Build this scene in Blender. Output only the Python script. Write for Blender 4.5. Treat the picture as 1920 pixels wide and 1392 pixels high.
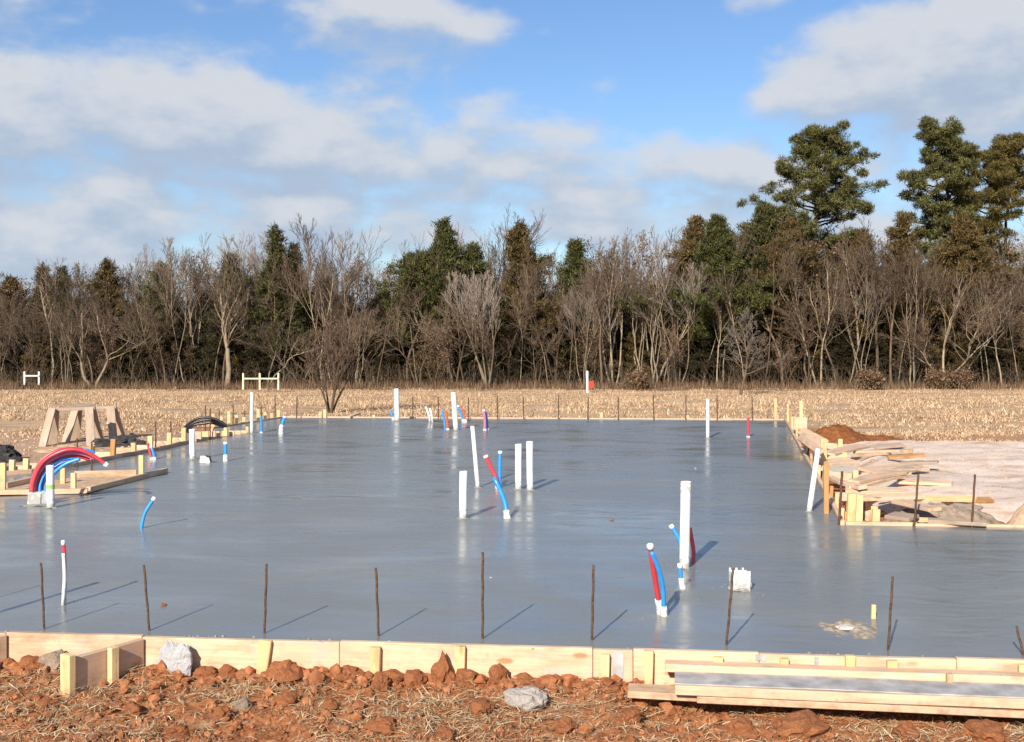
import bpy, bmesh, math, random
import numpy as np
from mathutils import Vector, Matrix, noise
R = math.radians
random.seed(11)
for o in list(bpy.data.objects):
    bpy.data.objects.remove(o)
scene = bpy.context.scene
COL = scene.collection

# ---------------------------------------------------------------- camera
FOC, HOR, EYE = 2200.0, 620.0, 1.7      # focal length and horizon row of the 1920x1392 picture, eye height over the slab
cam_d = bpy.data.cameras.new("camera")
cam_d.sensor_width = 36.0
cam_d.lens = 36.0 * FOC / 1920.0
cam_d.shift_y = -(696.0 - HOR) / 1920.0
cam_d.clip_start = 0.05
cam_d.clip_end = 3000
cam = bpy.data.objects.new("camera", cam_d)
COL.objects.link(cam)
cam.location = (0, 0, EYE)
cam.rotation_euler = (R(90), 0, 0)
scene.camera = cam

# ---------------------------------------------------------------- sun and sky
SUN_TRAVEL = Vector((0.34, 0.94, -1.0 * math.tan(R(29)))).normalized()
sun_d = bpy.data.lights.new("sun", 'SUN')
sun_d.energy = 5.0
sun_d.angle = R(0.53)
sun_d.color = (1.0, 0.93, 0.82)
sun = bpy.data.objects.new("sun", sun_d)
COL.objects.link(sun)
sun.rotation_euler = SUN_TRAVEL.to_track_quat('-Z', 'Y').to_euler()
sun.location = (-20, -50, 40)

world = bpy.data.worlds.new("World")
scene.world = world
world.use_nodes = True
wt = world.node_tree
wt.nodes.clear()
def wn(kind, **kw):
    n = wt.nodes.new(kind)
    for k, v in kw.items():
        setattr(n, k, v)
    return n
def wl(a, b):
    wt.links.new(a, b)
def wmath(op, a, b=None, clamp=False):
    n = wn('ShaderNodeMath', operation=op, use_clamp=clamp)
    for i, v in enumerate((a, b)):
        if v is None: continue
        if isinstance(v, (int, float)): n.inputs[i].default_value = v
        else: wl(v, n.inputs[i])
    return n.outputs[0]
sky = wn('ShaderNodeTexSky', sky_type='NISHITA')
sky.sun_disc = False
sky.sun_elevation = R(29)
sky.sun_rotation = math.atan2(-SUN_TRAVEL.x, -SUN_TRAVEL.y)
sky.air_density = 1.0
sky.dust_density = 0.4
sky.ozone_density = 2.0
geo = wn('ShaderNodeTexCoord')
# clouds live on a stretched direction sphere: x, y and 2.1 times the height
stretch = wn('ShaderNodeVectorMath', operation='MULTIPLY')
wl(geo.outputs['Generated'], stretch.inputs[0])
stretch.inputs[1].default_value = (1, 1, 1.9)
# banks of cloud: direction (x right, z up for y = 1), reach, weight
BANKS = [(0.33, 0.225, .085, .60), (0.41, 0.235, .10, .62), (0.245, 0.21, .06, .45), (0.50, .22, .12, .5),
         (-0.41, 0.20, .075, .50), (-0.33, 0.165, .09, .55), (-0.24, 0.175, .075, .55), (-0.15, .16, .07, .45), (-.47, .15, .1, .45),
         (-0.08, 0.268, .095, .62), (-.43, .245, .085, .5), (-.25, .215, .07, .35), (-.29, .285, .05, .3), (-0.09, .145, .07, .5), (0.045, 0.142, .065, .5), (.13, .12, .08, .4),
         (-0.015, .185, .025, .4), (-.2, .12, .12, .35),
         (0.10, 0.235, .09, -.55), (-0.02, .225, .06, -.3), (-.19, .245, .05, -.3), (.17, .18, .05, -.3), (-.36, .29, .06, -.3), (.03, .29, .07, -.4)]
def cloud_field(lift):
    off = wn('ShaderNodeVectorMath', operation='ADD')
    wl(stretch.outputs[0], off.inputs[0]); off.inputs[1].default_value = (0, 0, lift)
    n1 = wn('ShaderNodeTexNoise', noise_dimensions='3D')
    wl(off.outputs[0], n1.inputs['Vector'])
    n1.inputs['Scale'].default_value = 10.5; n1.inputs['Detail'].default_value = 6.0
    n1.inputs['Roughness'].default_value = 0.52; n1.inputs['Distortion'].default_value = 0.1
    acc = wmath('ADD', wmath('MULTIPLY', n1.outputs['Fac'], 1.75), -.39)
    for (bx, bz, rr, w) in BANKS:
        d = Vector((bx, 1, bz)).normalized(); d.z *= 1.9
        dist = wn('ShaderNodeVectorMath', operation='DISTANCE')
        wl(off.outputs[0], dist.inputs[0]); dist.inputs[1].default_value = d
        mr = wn('ShaderNodeMapRange', interpolation_type='SMOOTHSTEP')
        wl(dist.outputs['Value'], mr.inputs['Value'])
        mr.inputs['From Min'].default_value = 0; mr.inputs['From Max'].default_value = rr * 1.75
        mr.inputs['To Min'].default_value = w * .46; mr.inputs['To Max'].default_value = 0
        acc = wmath('ADD', acc, mr.outputs[0])
    return acc
c0 = cloud_field(0.0)
c1 = cloud_field(0.045)
sep = wn('ShaderNodeSeparateXYZ')
wl(geo.outputs['Generated'], sep.inputs[0])
veil = wn('ShaderNodeMapRange', interpolation_type='SMOOTHSTEP')       # thin stratus toward the horizon, all round
wl(sep.outputs['Z'], veil.inputs['Value'])
veil.inputs['From Min'].default_value = 0.05; veil.inputs['From Max'].default_value = 0.19
veil.inputs['To Min'].default_value = 0.34; veil.inputs['To Max'].default_value = 0.0
dens = wn('ShaderNodeMapRange', interpolation_type='SMOOTHSTEP')
wl(wmath('ADD', c0, veil.outputs[0]), dens.inputs['Value'])
dens.inputs['From Min'].default_value = 0.42; dens.inputs['From Max'].default_value = 0.90
lit = wn('ShaderNodeMapRange', interpolation_type='SMOOTHSTEP')
wl(wmath('SUBTRACT', c0, c1), lit.inputs['Value'])
lit.inputs['From Min'].default_value = -0.30; lit.inputs['From Max'].default_value = 0.30
ccol = wn('ShaderNodeMix', data_type='RGBA')
wl(lit.outputs[0], ccol.inputs['Factor'])
ccol.inputs['A'].default_value = (3.6, 4.4, 5.6, 1)
ccol.inputs['B'].default_value = (5.6, 5.85, 6.3, 1)
tint = wn('ShaderNodeMix', data_type='RGBA', blend_type='MULTIPLY')
tint.inputs['Factor'].default_value = 1.0
wl(sky.outputs[0], tint.inputs['A'])
tint.inputs['B'].default_value = (0.80, 0.94, 1.14, 1)
cm = wn('ShaderNodeMix', data_type='RGBA')
wl(wmath('MULTIPLY', dens.outputs[0], 0.96), cm.inputs['Factor'])
wl(tint.outputs['Result'], cm.inputs['A'])
wl(ccol.outputs['Result'], cm.inputs['B'])
bg = wn('ShaderNodeBackground')
wl(cm.outputs['Result'], bg.inputs['Color'])
bg.inputs['Strength'].default_value = 0.085
wo = wn('ShaderNodeOutputWorld')
wl(bg.outputs[0], wo.inputs['Surface'])
world.cycles.sampling_method = 'MANUAL'
world.cycles.sample_map_resolution = 512

scene.view_settings.view_transform = 'Standard'
scene.view_settings.look = 'None'
scene.view_settings.gamma = 1.0
scene.view_settings.exposure = 0.5
scene.render.engine = 'CYCLES'
scene.cycles.max_bounces = 6
scene.cycles.diffuse_bounces = 3
scene.cycles.glossy_bounces = 3
scene.cycles.transparent_max_bounces = 8

# ---------------------------------------------------------------- picture geometry -> metres
def W(px, py, z=0.0):
    """the point of the level plane z seen at a picture position"""
    Y = FOC * (EYE - z) / (py - HOR)
    return Vector(((px - 960.0) * Y / FOC, Y, z))
def V(px, py, Y):
    return Vector(((px - 960.0) * Y / FOC, Y, EYE - (py - HOR) * Y / FOC))
def sstep(a, b, x):
    t = max(0.0, min(1.0, (x - a) / (b - a)))
    return t * t * (3 - 2 * t)
def lerp(a, b, t):
    return a + (b - a) * t

# ---------------------------------------------------------------- materials
def new_mat(name):
    m = bpy.data.materials.new(name)
    m.use_nodes = True
    nt = m.node_tree
    b = nt.nodes['Principled BSDF']
    return m, nt, b
def nd(nt, kind, **kw):
    n = nt.nodes.new(kind)
    for k, v in kw.items():
        setattr(n, k, v)
    return n
def setin(n, **kw):
    for k, v in kw.items():
        n.inputs[k.replace('_', ' ')].default_value = v
def ramp(nt, fac, stops):
    r = nd(nt, 'ShaderNodeValToRGB')
    els = r.color_ramp.elements
    while len(els) < len(stops):
        els.new(0.5)
    for e, (p, c) in zip(els, stops):
        e.position = p; e.color = (*c, 1)
    nt.links.new(fac, r.inputs[0])
    return r.outputs[0]
def noise_node(nt, vec, scale, detail=4, rough=.55, dist=0):
    n = nd(nt, 'ShaderNodeTexNoise')
    if vec is not None: nt.links.new(vec, n.inputs['Vector'])
    n.inputs['Scale'].default_value = scale; n.inputs['Detail'].default_value = detail
    n.inputs['Roughness'].default_value = rough; n.inputs['Distortion'].default_value = dist
    return n.outputs['Fac']
def mapping(nt, vec, scale=(1, 1, 1), rot=(0, 0, 0)):
    m = nd(nt, 'ShaderNodeMapping')
    nt.links.new(vec, m.inputs[0]); m.inputs['Scale'].default_value = scale; m.inputs['Rotation'].default_value = rot
    return m.outputs[0]
def bump(nt, b, h, strength, dist):
    n = nd(nt, 'ShaderNodeBump')
    n.inputs['Strength'].default_value = strength; n.inputs['Distance'].default_value = dist
    nt.links.new(h, n.inputs['Height']); nt.links.new(n.outputs[0], b.inputs['Normal'])
    return n
def mixc(nt, fac, a, b, mode='MIX'):
    n = nd(nt, 'ShaderNodeMix', data_type='RGBA', blend_type=mode)
    for key, v in (('Factor', fac), ('A', a), ('B', b)):
        if isinstance(v, (int, float)): n.inputs[key].default_value = v
        elif isinstance(v, tuple): n.inputs[key].default_value = (*v, 1)
        else: nt.links.new(v, n.inputs[key])
    return n.outputs['Result']
def mixf(nt, fac, a, b):
    n = nd(nt, 'ShaderNodeMapRange')
    nt.links.new(fac, n.inputs[0]); n.inputs['To Min'].default_value = a; n.inputs['To Max'].default_value = b
    return n.outputs[0]
def coords(nt, which='Object'):
    return nd(nt, 'ShaderNodeTexCoord').outputs[which]
def island(nt):
    return nd(nt, 'ShaderNodeNewGeometry').outputs['Random Per Island']
def objrand(nt):
    return nd(nt, 'ShaderNodeObjectInfo').outputs['Random']

M = {}
def mat_island(name, stops, rough=.85, two=False, tex=None):
    m, nt, b = new_mat(name)
    c = ramp(nt, island(nt), stops)
    if tex:
        c = mixc(nt, ramp(nt, noise_node(nt, coords(nt), tex, 4), [(.3, (.55, .55, .55)), (.7, (1.1, 1.1, 1.1))]), (0, 0, 0), c, 'MIX')
    nt.links.new(c, b.inputs['Base Color'])
    b.inputs['Roughness'].default_value = rough
    b.inputs['Specular IOR Level'].default_value = .25
    M[name] = m
    return m
def mat_plain(name, col, rough=.5, spec=.5, vary=.12, scale=12, bumpd=0.0):
    m, nt, b = new_mat(name)
    f = noise_node(nt, coords(nt), scale, 5)
    dark = tuple(v * (1 - vary * 2) for v in col); lite = tuple(min(1, v * (1 + vary)) for v in col)
    nt.links.new(ramp(nt, f, [(.3, dark), (.65, lite)]), b.inputs['Base Color'])
    b.inputs['Roughness'].default_value = rough
    b.inputs['Specular IOR Level'].default_value = spec
    if bumpd: bump(nt, b, f, .6, bumpd)
    M[name] = m
    return m
def mat_wood(name, c0, c1, knot=(.32, .15, .05), weather=0.0):
    m, nt, b = new_mat(name)
    co = coords(nt)
    rnd = objrand(nt)
    off = nd(nt, 'ShaderNodeVectorMath', operation='ADD')
    comb = nd(nt, 'ShaderNodeCombineXYZ')
    mm = nd(nt, 'ShaderNodeMath', operation='MULTIPLY'); nt.links.new(rnd, mm.inputs[0]); mm.inputs[1].default_value = 37
    for k in 'XYZ': nt.links.new(mm.outputs[0], comb.inputs[k])
    nt.links.new(co, off.inputs[0]); nt.links.new(comb.outputs[0], off.inputs[1])
    v = off.outputs[0]
    g = noise_node(nt, mapping(nt, v, (1.2, 26, 26)), 2.2, 6, .6, .8)
    base = ramp(nt, g, [(.25, c0), (.7, c1)])
    blot = noise_node(nt, mapping(nt, v, (1.5, 5, 5)), 2.5, 5, .6)
    base = mixc(nt, ramp(nt, blot, [(.46, (0, 0, 0)), (.70, (.75, .75, .75))]), base, tuple(.55 * x for x in c0))
    vor = nd(nt, 'ShaderNodeTexVoronoi'); nt.links.new(mapping(nt, v, (2.6, 7, 7)), vor.inputs['Vector']); vor.inputs['Scale'].default_value = 1.0
    kn = ramp(nt, vor.outputs['Distance'], [(.09, (1, 1, 1)), (.15, (0, 0, 0))])
    base = mixc(nt, kn, base, knot)
    tint_ = noise_node(nt, mapping(nt, v, (.9, 2, 2)), 1.4, 3, .5)
    base = mixc(nt, ramp(nt, tint_, [(.42, (0, 0, 0)), (.62, (.75, .75, .75))]), base, tuple(min(1, q) for q in (c1[0] * .95, c1[1] * .80, c1[2] * .78)))
    # mud and cement splashed on the faces, thickest low down
    mud = noise_node(nt, v, 9, 7, .7)
    base = mixc(nt, ramp(nt, mud, [(.56, (0, 0, 0)), (.70, (.65, .65, .65))]), base, (.40, .28, .2))
    grey_ = noise_node(nt, mapping(nt, v, (2, 3, 3)), 3.0, 7, .7)
    base = mixc(nt, ramp(nt, grey_, [(.56, (0, 0, 0)), (.64, (.7, .7, .7))]), base, (.44, .41, .37))
    gz = nd(nt, 'ShaderNodeSeparateXYZ'); nt.links.new(nd(nt, 'ShaderNodeNewGeometry').outputs['Position'], gz.inputs[0])
    low = nd(nt, 'ShaderNodeMapRange'); nt.links.new(gz.outputs['Z'], low.inputs[0]); setin(low, From_Min=-.20, From_Max=-.06, To_Min=.26, To_Max=-.05)
    sm_ = nd(nt, 'ShaderNodeMath', operation='ADD'); nt.links.new(noise_node(nt, v, 14, 6, .7), sm_.inputs[0]); nt.links.new(low.outputs[0], sm_.inputs[1])
    base = mixc(nt, ramp(nt, sm_.outputs[0], [(.62, (0, 0, 0)), (.80, (.8, .8, .8))]), base, (.42, .22, .12))
    if weather:
        base = mixc(nt, weather, base, (.42, .38, .33))
    tone = nd(nt, 'ShaderNodeMapRange'); nt.links.new(rnd, tone.inputs[0]); tone.inputs['To Min'].default_value = .82; tone.inputs['To Max'].default_value = 1.06
    hs = nd(nt, 'ShaderNodeHueSaturation'); nt.links.new(base, hs.inputs['Color']); nt.links.new(tone.outputs[0], hs.inputs['Value'])
    nt.links.new(hs.outputs[0], b.inputs['Base Color'])
    b.inputs['Roughness'].default_value = .72
    b.inputs['Specular IOR Level'].default_value = .25
    bump(nt, b, g, .35, .004)
    M[name] = m
mat_wood('pine_board', (.57, .37, .22), (.75, .56, .375))
mat_wood('pine_stake', (.68, .47, .21), (.82, .62, .32))
mat_wood('orange_stake', (.42, .22, .08), (.56, .31, .12))
mat_wood('weathered_board', (.36, .25, .16), (.52, .38, .26), weather=.2)
mat_wood('grey_board', (.58, .48, .36), (.68, .57, .43), weather=.25)
mat_plain('grey_film', (.40, .38, .36), .6, .4, .2, 8)
m, nt, b = new_mat('pvc'); M['pvc'] = m
co = coords(nt); sz_ = nd(nt, 'ShaderNodeSeparateXYZ'); nt.links.new(co, sz_.inputs[0])
lowz = nd(nt, 'ShaderNodeMapRange'); nt.links.new(sz_.outputs['Z'], lowz.inputs[0]); setin(lowz, From_Min=0.0, From_Max=.16, To_Min=.32, To_Max=-.05)
ad_ = nd(nt, 'ShaderNodeMath', operation='ADD'); nt.links.new(noise_node(nt, co, 28, 6, .7), ad_.inputs[0]); nt.links.new(lowz.outputs[0], ad_.inputs[1])
c = ramp(nt, noise_node(nt, mapping(nt, co, (6, 6, 1.5)), 4, 5, .6), [(.3, (.66, .65, .61)), (.55, (.79, .79, .77))])
c = mixc(nt, ramp(nt, ad_.outputs[0], [(.62, (0, 0, 0)), (.74, (.9, .9, .9))]), c, (.36, .33, .29))
nt.links.new(c, b.inputs['Base Color']); b.inputs['Roughness'].default_value = .38
mat_plain('grey_plastic', (.42, .42, .42), .5, .4, .15, 18)
mat_plain('red_tube', (.60, .045, .055), .3, .5, .08, 14)
mat_plain('orange_tube', (.62, .10, .03), .3, .5, .08, 14)
mat_plain('blue_tube', (.03, .27, .66), .3, .5, .08, 14)
mat_plain('dark_blue_tube', (.02, .08, .40), .3, .5, .08, 14)
mat_plain('pink_tube', (.66, .16, .24), .3, .5, .08, 14)
mat_plain('black_tube', (.012, .012, .014), .35, .5, .1, 14)
mat_plain('green_tape', (.30, .62, .10), .4, .5, .05, 14)
mat_plain('white_wrap', (.66, .64, .60), .6, .3, .22, 40, .004)
mat_plain('cement', (.27, .26, .24), .85, .2, .18, 30, .006)
mat_plain('rough_cement', (.34, .28, .21), .9, .2, .25, 34, .006)
mat_plain('white_paint', (.78, .78, .74), .5, .4, .08, 20)
mat_plain('yellow_timber', (.80, .68, .42), .7, .3, .12, 20)
mat_plain('red_flag', (.62, .07, .03), .6, .3, .1, 20)
mat_plain('rust_steel', (.105, .056, .031), .75, .3, .3, 60, .002)
mat_plain('charcoal_cloth', (.05, .046, .045), .9, .2, .3, 12, .01)

# wet concrete
m, nt, b = new_mat('wet_concrete'); M['wet_concrete'] = m
co = coords(nt)
rot = mapping(nt, co, (1, 1, 1), (0, 0, R(5.6)))
big = noise_node(nt, mapping(nt, rot, (.42, .55, 1)), 1.0, 6, .58, 1.6)
band = noise_node(nt, mapping(nt, rot, (.8, 4.5, 1)), 1.0, 4, .5, .3)
fine = noise_node(nt, co, 38, 5, .6)
base = mixc(nt, big, (.140, .146, .138), (.220, .226, .214))
base = mixc(nt, ramp(nt, band, [(.35, (.0, .0, .0)), (.75, (.35, .35, .35))]), base, (.24, .238, .222))
base = mixc(nt, ramp(nt, fine, [(.3, (.12, .12, .12)), (.6, (0, 0, 0))]), base, (.1, .1, .1))
warm_ = noise_node(nt, mapping(nt, rot, (.5, .9, 1)), 1.3, 6, .6, 1.0)
base = mixc(nt, ramp(nt, warm_, [(.48, (0, 0, 0)), (.72, (.55, .55, .55))]), base, (.26, .24, .20))
nt.links.new(base, b.inputs['Base Color'])
rr = nd(nt, 'ShaderNodeMath', operation='ADD', use_clamp=True)
nt.links.new(mixf(nt, ramp(nt, big, [(.32, (0, 0, 0)), (.68, (1, 1, 1))]), .07, .34), rr.inputs[0])
nt.links.new(mixf(nt, ramp(nt, band, [(.3, (0, 0, 0)), (.7, (1, 1, 1))]), -.02, .12), rr.inputs[1])
nt.links.new(rr.outputs[0], b.inputs['Roughness'])
b.inputs['IOR'].default_value = 1.42
b.inputs['Specular IOR Level'].default_value = .5
hmix = nd(nt, 'ShaderNodeMath', operation='ADD')
n_a = noise_node(nt, mapping(nt, rot, (2.0, 4.0, 1)), 1.0, 4, .5, 1.2)
n_b = noise_node(nt, mapping(nt, rot, (6, 16, 1)), 1.0, 3, .5)
mlt = nd(nt, 'ShaderNodeMath', operation='MULTIPLY'); nt.links.new(n_b, mlt.inputs[0]); mlt.inputs[1].default_value = .30
nt.links.new(n_a, hmix.inputs[0]); nt.links.new(mlt.outputs[0], hmix.inputs[1])
bump(nt, b, hmix.outputs[0], .6, .008)

# ground: red clay, dry field and pale sandy spoil, by the 'cover' attribute of the sheet
m, nt, b = new_mat('ground_cover'); M['ground_cover'] = m
co = coords(nt)
att = nd(nt, 'ShaderNodeAttribute', attribute_name='cover')
sepc = nd(nt, 'ShaderNodeSeparateColor'); nt.links.new(att.outputs['Color'], sepc.inputs[0])
n1 = noise_node(nt, co, 5, 8, .65); n2 = noise_node(nt, co, 34, 6, .7); n3 = noise_node(nt, mapping(nt, co, (.30, .75, 1)), 1.0, 8, .68, .8)
clay = ramp(nt, n2, [(.25, (.17, .058, .023)), (.5, (.37, .138, .055)), (.75, (.49, .23, .105))])
clay = mixc(nt, ramp(nt, n1, [(.5, (0, 0, 0)), (.7, (.55, .55, .55))]), clay, (.42, .29, .18))
field = ramp(nt, n3, [(.32, (.22, .125, .068)), (.46, (.48, .32, .19)), (.7, (.65, .475, .30))])
field = mixc(nt, ramp(nt, n2, [(.35, (.25, .25, .25)), (.6, (0, 0, 0))]), field, (.28, .17, .09))
spoil = ramp(nt, n1, [(.3, (.40, .25, .15)), (.7, (.60, .43, .30))])
spoil = mixc(nt, ramp(nt, n2, [(.35, (.5, .5, .5)), (.6, (0, 0, 0))]), spoil, (.30, .15, .08))
litter = ramp(nt, n2, [(.3, (.06, .038, .022)), (.7, (.17, .11, .065))])
c = mixc(nt, sepc.outputs[0], clay, field)
c = mixc(nt, sepc.outputs[1], c, spoil)
c = mixc(nt, sepc.outputs[2], c, litter)
nt.links.new(c, b.inputs['Base Color'])
b.inputs['Roughness'].default_value = .95; b.inputs['Specular IOR Level'].default_value = .1
bump(nt, b, n2, .8, .02)

m, nt, b = new_mat('pale_sand'); M['pale_sand'] = m
co = coords(nt)
n1 = noise_node(nt, mapping(nt, co, (1, 2.2, 1)), 1.6, 8, .6); n2 = noise_node(nt, co, 26, 5, .7)
c = ramp(nt, n1, [(.30, (.46, .31, .21)), (.47, (.68, .53, .42)), (.70, (.78, .65, .55))])
c = mixc(nt, ramp(nt, n2, [(.33, (.6, .6, .6)), (.48, (0, 0, 0))]), c, (.40, .25, .17))
nt.links.new(c, b.inputs['Base Color']); b.inputs['Roughness'].default_value = .95; b.inputs['Specular IOR Level'].default_value = .1
bump(nt, b, n2, .7, .015)

def mat_clod(name, stops, sc=14):
    m, nt, b = new_mat(name); M[name] = m
    f = noise_node(nt, coords(nt), sc, 8, .7)
    c = ramp(nt, f, stops)
    tone = nd(nt, 'ShaderNodeMapRange'); nt.links.new(island(nt), tone.inputs[0]); tone.inputs['To Min'].default_value = .7; tone.inputs['To Max'].default_value = 1.15
    hs = nd(nt, 'ShaderNodeHueSaturation'); nt.links.new(c, hs.inputs['Color']); nt.links.new(tone.outputs[0], hs.inputs['Value'])
    nt.links.new(hs.outputs[0], b.inputs['Base Color'])
    b.inputs['Roughness'].default_value = .95; b.inputs['Specular IOR Level'].default_value = .1
    bump(nt, b, f, .9, .012)
mat_clod('clay_clod', [(.3, (.17, .057, .023)), (.5, (.36, .135, .056)), (.72, (.48, .23, .11))])
mat_clod('tan_spoil', [(.3, (.34, .19, .10)), (.5, (.52, .35, .22)), (.72, (.66, .49, .35))])
mat_clod('grey_clod', [(.3, (.14, .10, .075)), (.5, (.34, .25, .18)), (.7, (.48, .38, .30))])
mat_clod('pale_rock', [(.3, (.38, .31, .25)), (.5, (.56, .49, .42)), (.72, (.66, .60, .54))])
mat_clod('cement_lump', [(.3, (.50, .48, .47)), (.7, (.68, .66, .65))], 8)
mat_clod('dirt_mound', [(.3, (.14, .045, .015)), (.5, (.28, .10, .035)), (.72, (.38, .16, .06))])
mat_island('straw', [(0, (.24, .145, .07)), (.4, (.43, .29, .15)), (.8, (.60, .46, .27)), (1, (.70, .60, .42))], .8)
mat_island('dry_grass', [(0, (.19, .11, .06)), (.3, (.44, .285, .165)), (.8, (.61, .43, .265)), (1, (.70, .53, .35))], .8)
mat_island('cedar_leaf', [(0, (.014, .017, .006)), (.4, (.042, .046, .013)), (.8, (.095, .090, .024)), (1, (.15, .12, .04))], .75)
mat_island('dark_cedar_leaf', [(0, (.009, .008, .004)), (.5, (.028, .022, .009)), (.9, (.058, .043, .016)), (1, (.09, .06, .025))], .8)
mat_island('green_cedar_leaf', [(0, (.016, .020, .007)), (.4, (.046, .052, .014)), (.8, (.095, .096, .024)), (1, (.14, .12, .04))], .75)
mat_island('rusty_cedar_leaf', [(0, (.03, .021, .008)), (.4, (.080, .055, .018)), (.8, (.14, .095, .03)), (1, (.19, .12, .05))], .75)
mat_island('pine_needle', [(0, (.024, .026, .009)), (.4, (.070, .072, .020)), (.8, (.14, .130, .036)), (1, (.20, .17, .06))], .7)
mat_island('olive_needle', [(0, (.030, .024, .008)), (.4, (.085, .070, .018)), (.8, (.15, .115, .028)), (1, (.19, .14, .05))], .7)
mat_island('brown_leaf', [(0, (.07, .040, .022)), (.5, (.16, .095, .052)), (1, (.26, .165, .095))], .8)
def mat_bark(name, a, bb):
    m, nt, b = new_mat(name); M[name] = m
    f = noise_node(nt, mapping(nt, coords(nt), (3, 3, .8)), 3, 5, .6)
    c = ramp(nt, f, [(.3, a), (.7, bb)])
    tone = nd(nt, 'ShaderNodeMapRange'); nt.links.new(objrand(nt), tone.inputs[0]); tone.inputs['To Min'].default_value = .65; tone.inputs['To Max'].default_value = 1.2
    hs = nd(nt, 'ShaderNodeHueSaturation'); nt.links.new(c, hs.inputs['Color']); nt.links.new(tone.outputs[0], hs.inputs['Value'])
    nt.links.new(hs.outputs[0], b.inputs['Base Color']); b.inputs['Roughness'].default_value = .9; b.inputs['Specular IOR Level'].default_value = .15
mat_bark('pale_bark', (.19, .14, .09), (.40, .315, .215))
mat_bark('brown_bark', (.085, .058, .036), (.20, .14, .092))
mat_bark('dark_bark', (.03, .022, .015), (.075, .052, .036))
mat_bark('twig', (.085, .056, .038), (.175, .124, .086))
mat_bark('grey_twig', (.18, .142, .115), (.30, .245, .205))

# ---------------------------------------------------------------- mesh helpers
def link(o, parent=None):
    COL.objects.link(o)
    if parent is not None:
        o.parent = parent
    return o
def tag(o, label=None, cat=None, group=None, kind=None):
    if label: o['label'] = label
    if cat: o['category'] = cat
    if group: o['group'] = group
    if kind: o['kind'] = kind
    return o
def empty(name, loc, label=None, cat=None, group=None):
    o = bpy.data.objects.new(name, None)
    o.empty_display_size = .1
    COL.objects.link(o)
    o.location = loc
    return tag(o, label, cat, group)
def mesh_arrays(name, V_, F_, mat, smooth=False):
    me = bpy.data.meshes.new(name)
    V_ = np.asarray(V_, dtype=np.float32); F_ = np.asarray(F_, dtype=np.int32)
    k = F_.shape[1]
    me.vertices.add(len(V_)); me.vertices.foreach_set('co', V_.ravel())
    me.loops.add(F_.size); me.loops.foreach_set('vertex_index', F_.ravel())
    me.polygons.add(len(F_)); me.polygons.foreach_set('loop_start', np.arange(0, F_.size, k, dtype=np.int32))
    me.polygons.foreach_set('use_smooth', np.full(len(F_), smooth))
    me.update(calc_edges=True); me.validate()
    me.materials.append(mat)
    return me
def frame_of(d):
    d = d.normalized()
    a = Vector((0, 0, 1)) if abs(d.z) < .9 else Vector((1, 0, 0))
    u = d.cross(a).normalized(); v = u.cross(d).normalized()
    return u, v
class MB:
    def __init__(self): self.v = []; self.f = []
    def tube(self, pts, rad, sides=6, cap=True):
        base = len(self.v); n = len(pts)
        u = None
        for i, p in enumerate(pts):
            d = (pts[min(i + 1, n - 1)] - pts[max(i - 1, 0)])
            if d.length < 1e-7: d = Vector((0, 0, 1))
            d.normalize()
            if u is None: u, v = frame_of(d)
            else:
                u = (u - d * u.dot(d)).normalized(); v = u.cross(d)
            r = rad[i]
            for k in range(sides):
                a = 2 * math.pi * k / sides
                self.v.append(p + u * (r * math.cos(a)) + v * (r * math.sin(a)))
        for i in range(n - 1):
            for k in range(sides):
                a = base + i * sides + k; b2 = base + i * sides + (k + 1) % sides
                self.f.append((a, b2, b2 + sides, a + sides))
        if cap:
            self.f.append(tuple(base + k for k in reversed(range(sides))))
            self.f.append(tuple(base + (n - 1) * sides + k for k in range(sides)))
    def box(self, c, hx, hy, hz, M3=None):
        base = len(self.v)
        for sx, sy, sz in ((-1,-1,-1),(1,-1,-1),(1,1,-1),(-1,1,-1),(-1,-1,1),(1,-1,1),(1,1,1),(-1,1,1)):
            p = Vector((sx*hx, sy*hy, sz*hz))
            if M3 is not None: p = M3 @ p
            self.v.append(Vector(c) + p)
        for q in ((3,2,1,0),(4,5,6,7),(0,1,5,4),(1,2,6,5),(2,3,7,6),(3,0,4,7)):
            self.f.append(tuple(base + i for i in q))
    def mesh(self, name, mat, smooth=False):
        me = bpy.data.meshes.new(name)
        me.from_pydata([tuple(p) for p in self.v], [], self.f)
        if smooth:
            me.polygons.foreach_set('use_smooth', [True] * len(me.polygons))
        me.materials.append(mat)
        me.update()
        return me
    def build(self, name, mat, parent=None, origin=None, smooth=False):
        """vertices are world metres; origin moves the object's origin there"""
        o0 = Vector(origin) if origin is not None else Vector((0, 0, 0))
        if parent is not None and origin is None:
            o0 = world_loc(parent)
        for i, p in enumerate(self.v): self.v[i] = Vector(p) - o0
        o = bpy.data.objects.new(name, self.mesh(name, mat, smooth))
        link(o, parent)
        o.location = o0 - (world_loc(parent) if parent is not None else Vector((0, 0, 0)))
        return o
def world_loc(o):
    l = Vector(o.location)
    while o.parent is not None:
        o = o.parent; l = l + Vector(o.location)
    return l
def spline(pts, n=8):
    out = []
    P = [pts[0]] + list(pts) + [pts[-1]]
    for i in range(1, len(P) - 2):
        for k in range(n):
            t = k / n
            a, b2, c, d = P[i-1], P[i], P[i+1], P[i+2]
            out.append(.5 * ((2*b2) + (c - a)*t + (2*a - 5*b2 + 4*c - d)*t*t + (3*b2 - a - 3*c + d)*t*t*t))
    out.append(Vector(pts[-1]))
    return out

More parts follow.
